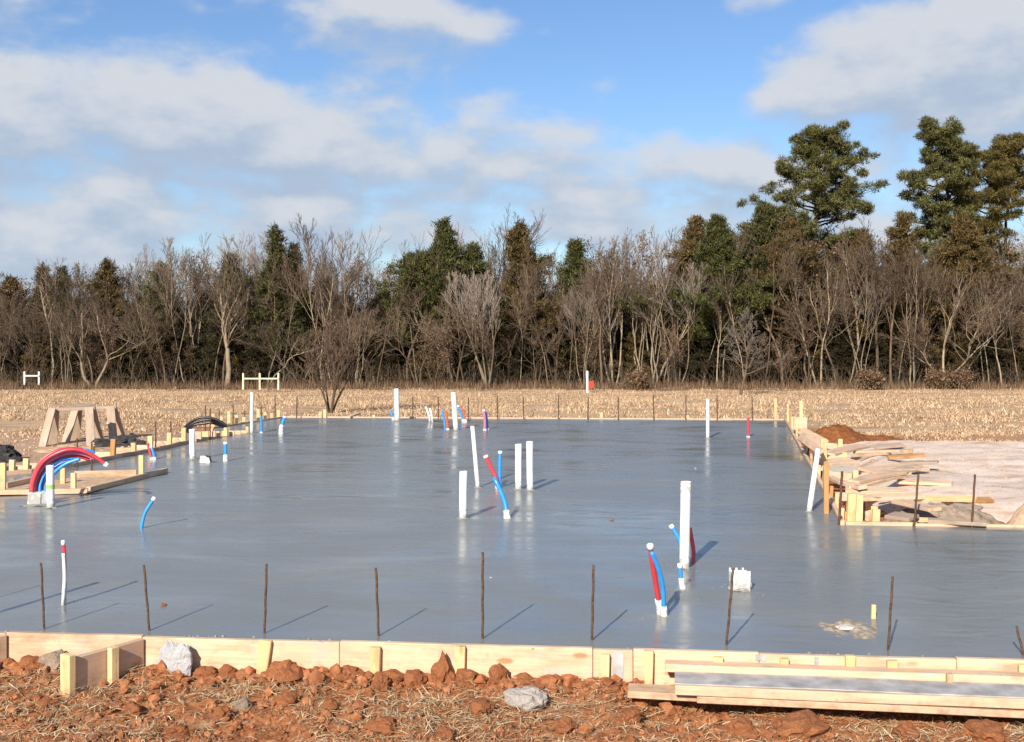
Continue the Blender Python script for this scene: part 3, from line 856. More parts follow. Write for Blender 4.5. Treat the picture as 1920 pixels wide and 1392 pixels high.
box_part(root, b0 + Vector((0, .05, .042)), .065, .05, .045, 'white_wrap', 'body', .1)
mb = MB(); mb.tube([b0 + Vector((.02, 0, .10)), b0 + Vector((.07, -.01, .085)), b0 + Vector((.09, -.01, .02))], [.012] * 3, 6); mb.build('strap', M['black_tube'], root)

# ---------------------------------------------------------------- bits lying on the slab
def bit(px, py, r, mat, label, cat, squash=(1, .8, .5), name='stone'):
    me = rock_mesh(name, px * .013, mat, .35, 2, squash)
    p = W(px, py); o = link(bpy.data.objects.new(name, me)); o.location = p + Vector((0, 0, r * .3)); o.scale = (r, r, r)
    return tag(o, label, cat)
bit(307, 1136, .020, 'clay_clod', 'small red clod sunk in the slab near the left rebar pins', 'clod')
bit(1147, 976, .018, 'clay_clod', 'tiny reddish clod lying in the middle of the slab', 'clod')
bit(921, 1084, .010, 'pale_rock', 'tiny white pebble on the slab by the middle rebar pin', 'pebble')
bit(1304, 879, .014, 'pale_rock', 'tiny white pebble on the slab beyond the tall thick pipe', 'pebble')
p = W(1637, 1160)
plank('wood_peg', p + Vector((0, 0, -.06)), p + Vector((.004, 0, .082)), .026, .02, 'pine_stake', None, (0, -1, 0), label='pale wooden peg standing in the rough patch of the slab', cat='peg')
p = W(1590, 1178)
root = empty('rough_patch', p, 'rough hole of lumpy cement with a pale scrap in the slab', 'rough patch')
def rough_h(x, y):
    e = sstep(1, .35, math.hypot(x / .24, y / .30))
    return -.008 + e * (.017 + .03 * noise.noise(Vector((x * 9, y * 6, 3))) + .016 * noise.noise(Vector((x * 26, y * 20, 3))))
rv = [(lerp(-.26, .26, i / 50), lerp(-.32, .32, j / 40)) for j in range(41) for i in range(51)]
rv = np.array([(x, y, rough_h(x, y)) for x, y in rv]); ii = np.arange(51 * 41).reshape(41, 51)
link(bpy.data.objects.new('cement_ridge', mesh_arrays('cement_ridge', rv, np.stack([ii[:-1, :-1], ii[:-1, 1:], ii[1:, 1:], ii[1:, :-1]], -1).reshape(-1, 4), M['rough_cement'], True)), root)
me = rock_mesh('pale_scrap', 4.4, 'pale_rock', .4, 2, (.055, .05, .014)); o = link(bpy.data.objects.new('pale_scrap', me), root); o.location = (-.02, -.02, .008)

# ---------------------------------------------------------------- right hand formwork
rf = empty('formwork', RC1.lerp(RC0, .3), 'tangle of yellow form boards, stakes and braces along the slab\'s right edge', 'formwork')
RD = (RC0 - RC1).normalized(); RN = Vector((RD.y, -RD.x, 0))       # along the edge (away), outward to the right
def rpt(s): return RC1 + (RC0 - RC1) * s
for a, b2, hgt in ((0.0, .22, .03), (.22, .47, .03), (.47, .72, .025), (.72, 1.0, .02)):
    plank('form_board', rpt(a) + RN * .022 + Vector((0, 0, -.11 + hgt)), rpt(b2) - RD * .003 + RN * .022 + Vector((0, 0, -.11 + hgt)), .24, .038, 'pine_board', rf, RN, bow=.008)
rs = random.Random(5)
for i, s_ in enumerate((.012, .05, .10, .16, .23, .31, .39, .47, .55, .64, .73, .82, .90, .97)):
    p = rpt(s_) + RN * .063
    h = (.10, .06, .12, .09, .16, .10, .14, .12, .10, .20, .22, .22, .27, .33)[i]
    plank('stake', p + Vector((0, 0, -.32)), p + Vector((rs.uniform(-.02, .02), 0, h)), .05, .036, 'pine_stake' if i % 3 else 'orange_stake', rf, RN, wb=.07)
# second row of stakes and braces running back from the form
for i, (s_, d, h) in enumerate(((.03, .30, .10), (.13, .38, .06), (.27, .42, .08), (.42, .46, .10), (.56, .55, .12))):
    q = rpt(s_) + RN * d; p = rpt(s_) + RN * .085
    plank('brace', p + Vector((0, 0, h * .6)), q + Vector((0, .05, h * .2)), .085, .034, 'pine_board', rf, RD)
    q2 = q + RN * .03
    plank('stake', q2 + Vector((0, 0, -.34)), q2 + Vector((0, 0, h + .02)), .06, .034, 'pine_stake', rf, -RD)
# tall box of boards at the near corner
cpx = lambda px, py, z=0: W(px, py, z)
for px, pyb, pyt, wpx, mat in ((1597, 984, 926, 15, 'pine_stake'), (1612, 985, 928, 12, 'pine_stake'), (1590, 972, 940, 9, 'orange_stake'), (1643, 984, 955, 14, 'pine_stake')):
    b0 = W(px, pyb, 0); b0.y += .06; t = V(px, pyt, b0.y)
    plank('stake', b0 + Vector((0, 0, -.25)), t, wpx * b0.y / FOC, .036, mat, rf, (0, -1, 0))
ed = (Vector((6.9, 9.92, 0)) - RC1).normalized(); en = Vector((-ed.y, ed.x, 0))
plank('form_board', RC1 + en * .022 + ed * .05 + Vector((0, 0, -.09)), RC1 + en * .022 + ed * .62 + Vector((0, 0, -.09)), .24, .038, 'pine_board', rf, en)
plank('form_board', RC1 + en * .022 + ed * .625 + Vector((0, 0, -.10)), RC1 + en * .022 + ed * 1.6 + Vector((0, 0, -.10)), .24, .038, 'pine_board', rf, en)
plank('form_board', RC1 + en * .022 + ed * 1.605 + Vector((0, 0, -.112)), RC1 + en * .022 + ed * 4.0 + Vector((0, 0, -.112)), .24, .038, 'weathered_board', rf, en)
plank('brace', W(1580, 905, .10), W(1618, 915, .10), .10, .036, 'pine_board', rf, (0, -.5, 1))
plank('brace', W(1555, 895, .04), W(1600, 915, .08), .09, .036, 'pine_board', rf, (0, -.6, 1))
# upright boxed return further back
plank('return_board', V(1488, 794, 19.0), V(1513, 795, 19.0), .20, .036, 'pine_board', rf, (0, -1, 0))
plank('return_board', V(1502, 808, 16.4), V(1545, 832, 14.9), .13, .036, 'pine_board', rf, (-.5, -1, .5))
plank('return_board', V(1500, 820, 16.0), V(1540, 848, 14.4), .10, .036, 'pine_board', rf, (-.5, -1, .4))
b0 = V(1545, 850, 14.7); plank('stake', b0 + Vector((0, 0, -.2)), V(1544, 823, 14.7), .07, .036, 'pine_stake', rf, (0, -1, 0))
b0 = V(1502, 795, 19.6); plank('stake', b0 + Vector((0, 0, -.3)), V(1502, 752, 19.6), .055, .036, 'pine_stake', rf, (0, -1, 0))
b0 = V(1454, 790, 22.4); plank('stake', b0 + Vector((0, 0, -.2)), V(1454, 747, 22.4), .05, .036, 'pine_stake', rf, (0, -1, 0))
b0 = V(1549, 968, 10.9); plank('stake', b0 + Vector((0, 0, -.05)), V(1549, 867, 10.9), .045, .036, 'orange_stake', rf, (0, -1, 0))

def loose(px0, py0, px1, py1, w, label, mat='pine_board', z=.035, t=.032, z1=None, name='loose_plank'):
    return plank(name, W(px0, py0, z), W(px1, py1, z if z1 is None else z1), w, t, mat, None, (0, -.15, 1), label=label, cat='plank', bow=.01)
loose(1552, 852, 1621, 836, .20, 'short orange plank lying on the sand beyond the leaning pipe', z=.06)
loose(1545, 868, 1600, 864, .24, 'short pale board lying flat beside the forms below the orange plank', z=.05)
loose(1552, 884, 1607, 878, .30, 'wide whitish board lying flat on the sand by the forms', 'grey_board', z=.04)
loose(1624, 884, 1728, 876, .26, 'long orange plank lying alone on the middle of the sand', z=.05)
loose(1600, 904, 1690, 886, .13, 'slanted pair of narrow planks propped over the sand, upper plank', z=.12)
loose(1612, 912, 1698, 891, .09, 'slanted pair of narrow planks propped over the sand, lower plank', z=.08)
loose(1585, 918, 1700, 922, .20, 'long cream board lying level with the tall corner stakes', z=.06)
loose(1610, 934, 1730, 930, .14, 'narrow cream board lying just in front of the longer cream board', z=.05)
loose(1682, 940, 1754, 956, .14, 'slanted cream plank lying near the grey mud heap', z=.09)
loose(1668, 966, 1714, 972, .18, 'weathered scrap board lying next to the near form', 'weathered_board', z=.05)
loose(1740, 976, 1850, 982, .08, 'thin weathered board lying along the near form by the mud heap', 'weathered_board', z=.04)

rq = random.Random(31)
for i in range(16):
    s_ = rq.uniform(.02, .6); q = rpt(s_) + RN * rq.uniform(.45, 1.15); a_ = rq.uniform(-.7, .7); L_ = rq.uniform(.25, .7)
    d_ = Vector((math.cos(a_), math.sin(a_) * 1.3, 0)).normalized(); u_ = (q.x - right_x(q.y) - .12) / (12.5 - right_x(q.y) - .12)
    q.z = max(-.02, pad_h(q.x, q.y, u_, (q.y - 10.45) / 8.95)) + .04
    plank('scrap_board', q, q + d_ * L_ + Vector((0, 0, rq.uniform(-.02, .05))), rq.choice((.05, .09, .14)), .03, rq.choice(('pine_board', 'pine_stake', 'orange_stake', 'weathered_board')), None, (rq.uniform(-.3, .3), -.25, 1),
          label='short scrap of sawn pine strewn on the sand beside the right forms', cat='scrap board', group='scrap boards strewn by the right forms')
# ---------------------------------------------------------------- left hand formwork, blockout, sawhorses
lf = empty('formwork', W(360, 828), 'row of yellow form boards and stakes along the slab\'s left edge', 'formwork')
a, b2 = W(364, 829), W(462, 812)
ad = (b2 - a).normalized(); an = Vector((ad.y, -ad.x, 0))
for k in range(8):
    p = a.lerp(b2, (k + .5) / 8); w_ = 13.2 * p.y / FOC; h_ = lerp(.155, .04, (k + .5) / 8)
    plank('form_board', p + Vector((-w_ / 2, .02, h_ / 2 - .02)), p + Vector((w_ / 2, .02, h_ / 2 - .02)), h_ + .04, .034, 'pine_stake' if k % 3 == 1 else 'pine_board', lf, (0, -1, 0))
for s_ in (.30, .56, 1.0):
    p = a.lerp(b2, s_) + Vector((0, .06, 0))
    plank('stake', p + Vector((0, 0, -.2)), p + Vector((0, 0, .19 - .09 * s_)), .05, .034, 'pine_stake', lf, (0, -1, 0))
prev = None
chain = [W(362, 830), W(300, 845), W(230, 858), W(140, 876), W(60, 888), W(0, 893), W(-120, 902)]
for i, (p0, p1) in enumerate(zip(chain, chain[1:])):
    d = (p1 - p0).normalized(); n_ = Vector((d.y, -d.x, 0))
    if n_.x > 0: n_ = -n_
    plank('form_board', p0 + n_ * .025 + Vector((0, 0, -.06)), p1 - d * .004 + n_ * .025 + Vector((0, 0, -.06)), .22, .036, 'pine_board', lf, n_)
    for s_ in (.15, .6):
        q = p0.lerp(p1, s_) + n_ * .065
        plank('cleat', q + n_ * .10 + Vector((-.16, .03, .02)), q + n_ * .10 + Vector((.10, .03, .02)), .13, .03, 'pine_board', lf, (0, -1, .1))
        plank('stake', q + Vector((0, 0, -.3)), q + Vector((random.uniform(-.03, .03), 0, random.uniform(.12, .26))), .055, .036, ('pine_stake', 'pine_stake', 'orange_stake')[(i + int(s_ * 5)) % 3], lf, (-.3, -1, 0), wb=.075)
for s_ in (.3, .75):
    q = chain[0].lerp(chain[1], s_) + Vector((-.25, .15, 0))
    plank('brace', q + Vector((0, 0, -.1)), chain[0].lerp(chain[1], s_) + Vector((-.08, 0, .08)), .08, .034, 'pine_board', lf, (0, -1, .2))
rl = [W(400, 804), W(535, 783)]
for i in range(10):
    q = rl[0].lerp(rl[1], (i + .3) / 10) + Vector((-.06, .06, 0))
    plank('stake', q + Vector((0, 0, -.3)), q + Vector((0, 0, random.uniform(.10, .26))), .055, .036, 'pine_stake', lf, (.2, -1, 0))
plank('form_board', rl[0] + Vector((-.02, .03, -.085)), rl[1] + Vector((-.02, .03, -.085)), .22, .036, 'pine_board', lf, (-.4, 1, 0))
# far edge
bf = empty('formwork', W(1000, 785), 'low row of pale form boards along the far edge of the slab', 'formwork')
c0_, c1_ = W(535, 783), RC0
for i in range(6):
    s0, s1 = i / 6, (i + 1) / 6
    plank('form_board', c0_.lerp(c1_, s0) + Vector((0, .025, -.10)), c0_.lerp(c1_, s1) + Vector((-.003, .025, -.10)), .24, .036, 'pine_board', bf, (.05, 1, 0))
for px, top in ((600, .12), (608, .16), (1128, .10), (1290, .05), (700, .05)):
    p = W(px, 784) + Vector((0, .07, 0))
    plank('stake', p + Vector((0, 0, -.3)), p + Vector((0, 0, top)), .06, .036, 'pine_stake', bf, (0, -1, 0))
loose(652, 783, 672, 776, .10, 'short yellow plank lying at the far form near the lone bare tree', z=.02)

# blockout on the left with dirt inside
bo = empty('blockout', W(160, 910), 'wooden blockout frame filled with dirt beside the arching tubes', 'blockout')
pts = [W(-60, 932), W(165, 927), W(312, 886), W(256, 893), W(140, 896), W(60, 908), W(-60, 922)]
mbv = []
bm = bmesh.new()
vs = [bm.verts.new(p + Vector((0, 0, .006))) for p in pts]
f = bm.faces.new(vs)
bmesh.ops.triangulate(bm, faces=[f])
bmesh.ops.subdivide_edges(bm, edges=bm.edges, cuts=10, use_grid_fill=True)
for v in bm.verts: v.co.z = .004 + .018 * abs(noise.noise(v.co * 9))
o0 = world_loc(bo)
for v in bm.verts: v.co -= o0
me = bpy.data.meshes.new('dirt_fill'); bm.to_mesh(me); bm.free(); me.materials.append(M['tan_spoil'])
link(bpy.data.objects.new('dirt_fill', me), bo)
Z3 = Vector((0, 0, .03))
for (x0, y0, x1, y1, w_) in ((-60, 930, 165, 926, .05), (166, 924, 312, 887, .06), (140, 896, 256, 893, .09), (10, 917, 62, 905, .07)):
    plank('frame_board', W(x0, y0) + Z3, W(x1, y1) + Z3, w_, .045, 'pine_board', bo, (0, -1, 0))
for px, pyb, pyt, wpx, mat in ((6, 926, 868, 10, 'pine_stake'), (138, 924, 887, 9, 'pine_stake'), (118, 908, 878, 9, 'pine_stake'), (265, 898, 854, 9, 'pine_stake')):
    b0 = W(px, pyb); plank('stake', b0 + Vector((0, 0, -.1)), V(px, pyt, b0.y), wpx * b0.y / FOC, .036, mat, bo, (0, -1, 0))

# sawhorses
def sawhorse(pxa, pxb, pyt, pyb, Y, label, splay):
    a = V(pxa, pyt, Y); b2 = V(pxb, pyt - 2, Y + .1)
    root = empty('sawhorse', Vector(((a.x + b2.x) / 2, Y, V(0, pyb, Y).z)), label, 'sawhorse')
    plank('beam', a - Vector((.03, 0, 0)), b2 + Vector((.03, 0, 0)), .09, .05, 'weathered_board', root, (0, 0, 1))
    zb = V(0, pyb, Y).z - .05
    for q, sx in ((a, -1), (b2, 1)):
        for sy in (-1, 1):
            foot = Vector((q.x + sx * splay, q.y + sy * .22, zb))
            plank('leg', q + Vector((sx * .01, sy * .055, .02)), foot, .125, .03, 'weathered_board', root, (sx * .25, sy, .3))
    return root
sawhorse(102, 168, 768, 831, 18.0, 'weathered sawhorse with its left leg stained green, by the spoil heap', .10)
sawhorse(146, 208, 766, 824, 18.7, 'weathered sawhorse standing behind the one with the stained leg', .12)
plank('loose_plank', V(128, 762, 18.3), V(178, 759, 18.5), .14, .03, 'weathered_board', None, (0, 0, 1), label='short weathered board lying across the two sawhorses', cat='plank')
# black hoses
hz = empty('black_hose', W(385, 803), 'black hoses arching over the dirt beside the left form', 'hose')
for k in range(3):
    Y = 19.3 + k * .15
    pp = [(342 + k * 5, 812), (350 + k * 6, 798), (370 + k * 5, 785 + k * 5), (392 + k * 2, 783 + k * 5), (412, 790 + k * 4), (424, 798 + k * 3)]
    tube_part(hz, [V(x, y, Y) for x, y in pp], .022, 'black_tube', 'hose')
# charcoal sheet heap at far left edge
me = rock_mesh('tarpaulin', 3.3, 'charcoal_cloth', .5, 4, (.42, .3, .22), 2.6)
o = tag(link(bpy.data.objects.new('tarpaulin', me)), 'crumpled charcoal tarpaulin heaped at the left edge of the site', 'tarpaulin'); o.location = W(-25, 862, -.02)
me = rock_mesh('tarpaulin', 6.1, 'charcoal_cloth', .5, 4, (.34, .2, .1), 2.6)
o = tag(link(bpy.data.objects.new('tarpaulin', me)), 'flat dark tarpaulin scrap lying on the dirt under the sawhorses', 'tarpaulin'); o.location = W(225, 832, -.02)

# stakes and batter boards out in the field
def batter(pxs, pyb, pyt, Y, label, mat):
    root = empty('batter_board', V(pxs[0], pyb, Y), label, 'batter board')
    for x in pxs:
        plank('stake', V(x, pyb + 4, Y), V(x, pyt, Y), .07, .05, mat, root, (0, -1, 0))
    ym = lerp(pyb, pyt, .62)
    plank('crossbar', V(pxs[0], ym, Y - .06), V(pxs[-1], ym, Y - .06), .06, .03, mat, root, (0, -1, 0))
batter((456, 487, 522), 727, 700, 51, 'three legged yellow batter board standing before the treeline', 'yellow_timber')
batter((46, 73), 718, 697, 54, 'two legged pale batter board at the left end of the treeline', 'white_paint')
root = empty('marker_post', V(1101, 737, 50), 'white marker post with an orange red flag in the field', 'marker post')
plank('post', V(1101, 741, 50), V(1101, 696, 50), .085, .05, 'white_paint', root, (0, -1, 0))
mb = MB(); a = V(1103, 716, 50)
mb.v = [a, a + Vector((.22, .02, .06)), a + Vector((.26, .06, -.20)), a + Vector((.0, 0, -.34))]; mb.f = [(0, 1, 2, 3)]
mb.v += [v + Vector((0, .02, 0)) for v in mb.v[:4]]; mb.f += [(7, 6, 5, 4), (0, 4, 5, 1), (1, 5, 6, 2), (2, 6, 7, 3), (3, 7, 4, 0)]
mb.build('flag', M['red_flag'], root)

# ---------------------------------------------------------------- clods and stones in front
clod_protos = [rock_mesh('clod', k * 2.17 + 1, 'clay_clod', .45, 3, (1, .85, .8), 2.0) for k in range(7)]
def clod(px, py, wpx, hpx, k, label, cat='clod', mesh=None, name='clay_clod', group=None, z=None):
    Y = 6.2
    for _ in range(4):
        x = (px - 960) * Y / FOC; zz = ground_z(x, Y, False); Y = FOC * (EYE - zz) / (py - HOR)
    Y = min(Y, front_y(x) - .10)
    o = link(bpy.data.objects.new(name, mesh if mesh else clod_protos[k % 7]))
    s = Y / FOC
    o.scale = (wpx * s / 2 / 1.05, wpx * s / 2.3, hpx * s / 2 / .72)
    o.location = (x, Y, zz + hpx * s * .30)
    o.rotation_euler = (0, 0, random.uniform(-.6, .6) if mesh else random.uniform(0, 6))
    return tag(o, label, cat, group)
clod(833, 1262, 46, 58, 0, 'tall pointed red clay clod against the form board')
clod(553, 1250, 82, 44, 1, 'broad dark red clay clod right of the leaning stake')
clod(1500, 1375, 120, 40, 2, 'wide low red clod under the lumber stack')
MARKS = [(90, 'the dark grey mud mound'), (230, 'the wooden kicker'), (410, 'the pale cement lump'), (525, 'the leaning stake'), (625, 'the broad dark red clod'), (770, 'the stake before a rebar pin'),
         (905, 'the tall pointed clod'), (1100, 'the flat pinkish rock'), (1300, 'the end of the lumber stack'), (1600, 'the shaded thin plank'), (9999, 'the orange brown peg')]
def clod_label(px, w_, h_, tail):
    size = 'small' if w_ * h_ < 1100 else ('large' if w_ * h_ > 1800 else 'middling'); flat = 'flat' if h_ < .48 * w_ else 'chunky'
    return size + ' ' + flat + ' red clod ' + tail + ' near ' + next(t for e, t in MARKS if px < e)
for i, (px, py, w_, h_) in enumerate(((655, 1262, 64, 24), (690, 1256, 30, 22), (735, 1268, 60, 26), (783, 1258, 58, 36), (880, 1266, 60, 28), (935, 1268, 40, 46), (985, 1272, 76, 28),
                        (600, 1262, 50, 30), (1020, 1275, 50, 24), (120, 1245, 46, 34), (70, 1250, 52, 30), (440, 1255, 40, 24), (395, 1262, 46, 26), (1290, 1276, 30, 22), (715, 1290, 40, 26))):
    clod(px, py, w_, h_, i + 1, clod_label(px, w_, h_, 'against the form boards'), group='clods along the front form')
for i, (px, py, w_, h_) in enumerate(((540, 1320, 44, 26), (900, 1335, 60, 30), (420, 1345, 40, 22), (1180, 1350, 46, 26), (1060, 1370, 56, 26), (720, 1372, 64, 30), (250, 1340, 42, 24), (90, 1330, 44, 24), (330, 1380, 46, 22), (1390, 1378, 66, 30), (1850, 1385, 90, 36), (1700, 1382, 60, 28), (620, 1330, 36, 22), (835, 1385, 46, 24))):
    clod(px, py, w_, h_, i + 3, clod_label(px, w_, h_, 'loose in the straw'), group='clods scattered in the foreground')
rm = rock_mesh('cement_lump', 9.1, 'cement_lump', .30, 4, (1, .55, 1.0), 1.7)
clod(333, 1262, 66, 64, 0, 'pale grey lump of dried cement propped against the form board', 'cement lump', rm, 'cement_lump')
rm = rock_mesh('rock', 4.7, 'pale_rock', .32, 4, (1, .8, .62), 1.8)
clod(988, 1326, 86, 48, 0, 'flat pale pinkish rock lying in the dirt', 'rock', rm, 'rock')
gm = rock_mesh('rock', 2.9, 'grey_clod', .4, 3, (1, .8, .7), 2)
clod(125, 1250, 78, 52, 0, 'dark grey mound of cement mud against the left form board', 'clod', gm, 'mud_clod')
clod(455, 1330, 34, 26, 0, 'small grey stone among the straw and dirt', 'stone', gm, 'stone')
clod(152, 1268, 34, 46, 0, 'grey mud lump beside the wooden kicker', 'clod', gm, 'mud_clod')

# uncountable small clods
def ico(sub):
    bm = bmesh.new(); bmesh.ops.create_icosphere(bm, subdivisions=sub, radius=1)
    v = np.array([q.co[:] for q in bm.verts]); f = np.array([[a.index for a in q.verts] for q in bm.faces]); bm.free(); return v, f
rng = np.random.default_rng(4)
iv, if_ = ico(1)
def scatter_clods(name, pts, sizes, mat):
    VV = []; FF = []
    for i, (p, s) in enumerate(zip(pts, sizes)):
        v = iv * (1 + rng.uniform(-.32, .32, (len(iv), 1))) * np.array([1, rng.uniform(.6, 1), rng.uniform(.5, .9)]) * s
        a = rng.uniform(0, 6.28); c, s2 = math.cos(a), math.sin(a)
        v = v @ np.array([[c, -s2, 0], [s2, c, 0], [0, 0, 1]]) + np.array(p)
        VV.append(v); FF.append(if_ + i * len(iv))
    o = link(bpy.data.objects.new(name, mesh_arrays(name, np.concatenate(VV), np.concatenate(FF), M[mat])))
    return tag(o, kind='stuff')
pts = []; sz = []
while len(pts) < 9000:
    x = random.uniform(-3.1, 3.0); y = random.uniform(5.0, front_y(x) - .07)
    if noise.noise(Vector((x * 2.2, y * 2.2, 40))) < random.uniform(-.6, .3): continue
    s = min(.038, .0035 * math.exp(abs(random.gauss(0, .85))))
    pts.append((x, y, ground_z(x, y) + s * .3)); sz.append(s)
for _ in range(900):
    x = random.uniform(-3.1, 1.0); y = front_y(x) - .055 - abs(random.gauss(0, .085)); s = min(.05, .011 * math.exp(abs(random.gauss(0, .7))))
    if abs((x / y * FOC + 960) - 220) < 60: continue
    pts.append((x, y, ground_z(x, y) + s * .5)); sz.append(s)
tag(scatter_clods('soil_crumbs', pts, sz, 'clay_clod'), 'loose crumbs of red clay soil scattered along the forms', 'soil')
pts = []; sz = []
for _ in range(900):
    y = random.uniform(10.8, 19); x = random.uniform(right_x(y) + .25, 9)
    s = .005 * math.exp(abs(random.gauss(0, .6))); u = (x - right_x(y) - .12) / (12.5 - right_x(y) - .12)
    pts.append((x, y, pad_h(x, y, u, (y - 10.45) / 8.95) + s * .3)); sz.append(s)
tag(scatter_clods('rubble', pts, sz, 'tan_spoil'), 'small rubble strewn over the pale sand', 'rubble')
pts = []; sz = []
for _ in range(900):
    y = random.uniform(11, 21); x = left_x(y) - random.uniform(.1, 3.5)
    if x < -12: continue
    s = .009 * math.exp(abs(random.gauss(0, .7)))
    pts.append((x, y, ground_z(x, y) + s * .3)); sz.append(s)
tag(scatter_clods('rubble', pts, sz, 'tan_spoil'), 'small rubble and spoil strewn along the left forms', 'rubble')

# ragged lip of slurry along the form and spatter round the pipes: parts of the slab
pts = []; sz = []
for _ in range(420):
    px = random.uniform(-200, 2150)
    if noise.noise(Vector((px * .012, 4, 2))) < random.uniform(-.3, .5): continue
    p = fpt(px) + FN * random.uniform(-.03, .040); s_ = random.uniform(.003, .010); pts.append((p.x, p.y, .002)); sz.append(s_)
for (qx, qy) in ((868, 973), (972, 918), (994, 920), (1283, 1066), (1242, 1154), (1280, 1104), (951, 972), (95, 953), (66, 947), (1390, 1109), (118, 1135), (361, 862), (896, 915)):
    c_ = W(qx, qy)
    for _ in range(26):
        a_ = random.uniform(0, 6.28); d_ = abs(random.gauss(0, .09)) + .03; pts.append((c_.x + d_ * math.cos(a_), c_.y + d_ * math.sin(a_) * 1.6, 0)); sz.append(random.uniform(.002, .006))
sl = scatter_clods('slurry_lip', pts, sz, 'cement'); sl.parent = slab
# straw litter in front
def straw(name, n, area, lmin, lmax, wid, lift, mat, patchy):
    P = []; k = 0
    while len(P) < n:
        x, y = area()
        if patchy and noise.noise(Vector((x * 1.5, y * 1.5, 77))) + .5 * noise.noise(Vector((x * 5, y * 5, 7))) < random.uniform(-.75, .35): continue
        P.append((x, y, ground_z(x, y)))
    P = np.array(P)
    a = rng.uniform(0, 2 * np.pi, n); L = rng.uniform(lmin, lmax, n) * rng.uniform(.5, 1, n); el = np.abs(rng.normal(0, lift, n))
    d = np.stack([np.cos(a) * np.cos(el), np.sin(a) * np.cos(el), np.sin(el)], 1)
    sdir = np.stack([-np.sin(a), np.cos(a), rng.uniform(-.5, .5, n)], 1)
    w = (wid * rng.uniform(.5, 1.4, n))[:, None]
    base = P + np.array([0, 0, .004]) + np.stack([np.zeros(n), np.zeros(n), rng.uniform(0, .012, n)], 1)
    mid = base + d * (L * .5)[:, None] + np.stack([rng.normal(0, .12, n) * L, rng.normal(0, .12, n) * L, .10 * L], 1)
    tip = base + d * L[:, None] + np.stack([np.zeros(n), np.zeros(n), -.02 * L], 1)
    VV = np.stack([base - sdir * w, base + sdir * w, mid - sdir * w, mid + sdir * w, tip - sdir * w * .4, tip + sdir * w * .4], 1).reshape(-1, 3)
    i0 = np.arange(n)[:, None] * 6
    FF = np.concatenate([i0 + np.array([[0, 1, 3, 2]]), i0 + np.array([[2, 3, 5, 4]])], 0)
    o = link(bpy.data.objects.new(name, mesh_arrays(name, VV, FF, M[mat])))
    return tag(o, kind='stuff')
def area_front():
    x = random.uniform(-3.1, 3.0); return x, random.uniform(5.0, front_y(x) - .075)
tag(straw('straw_litter', 20000, area_front, .02, .12, .0015, .16, 'straw', True), 'dry straw and grass litter strewn over red dirt', 'straw')

# ---------------------------------------------------------------- dry grass of the field
def grass(name, n, yr, hmin, hmax, wid, clump=5):
    P = []
    while len(P) < n:
        y = yr[0] + (yr[1] - yr[0]) * random.random() ** 1.1
        x = random.uniform(-.52, .52) * y * 1.05
        k = noise.noise(Vector((x * .45, y * 1.1, 21))) + .6 * noise.noise(Vector((x * 1.6, y * 2.5, 3)))
        if k < random.uniform(.0, .3): continue
        if y < 23.4 and right_x(y) + .9 > x > left_x(y) - 1.0: continue
        if y < 23 and x < 0 and random.random() < .6: continue
        z = ground_z(x, y)
        for _ in range(clump):
            P.append((x + random.gauss(0, .20), y + random.gauss(0, .16), z - .01))
    P = np.array(P); n = len(P)
    a = rng.uniform(0, 2 * np.pi, n); h = rng.uniform(hmin, hmax, n); lean = rng.normal(0, 1.5, n)
    tip = P + np.stack([np.cos(a) * h * lean, np.sin(a) * h * lean * .6, h], 1)
    sd = np.stack([np.cos(a + 1.3), np.sin(a + 1.3), np.zeros(n)], 1) * (wid * rng.uniform(.5, 1.5, n))[:, None]
    VV = np.stack([P - sd, P + sd, tip], 1).reshape(-1, 3); FF = np.arange(3 * n).reshape(-1, 3)
    return tag(link(bpy.data.objects.new(name, mesh_arrays(name, VV, FF, M['dry_grass']))), 'dry tan winter grass covering the field behind the slab', 'grass', kind='stuff')
grass('dry_grass', 210000, (19.5, 56), .015, .06, .014, 8)
grass('dry_grass', 16000, (24, 56), .06, .18, .012, 22)

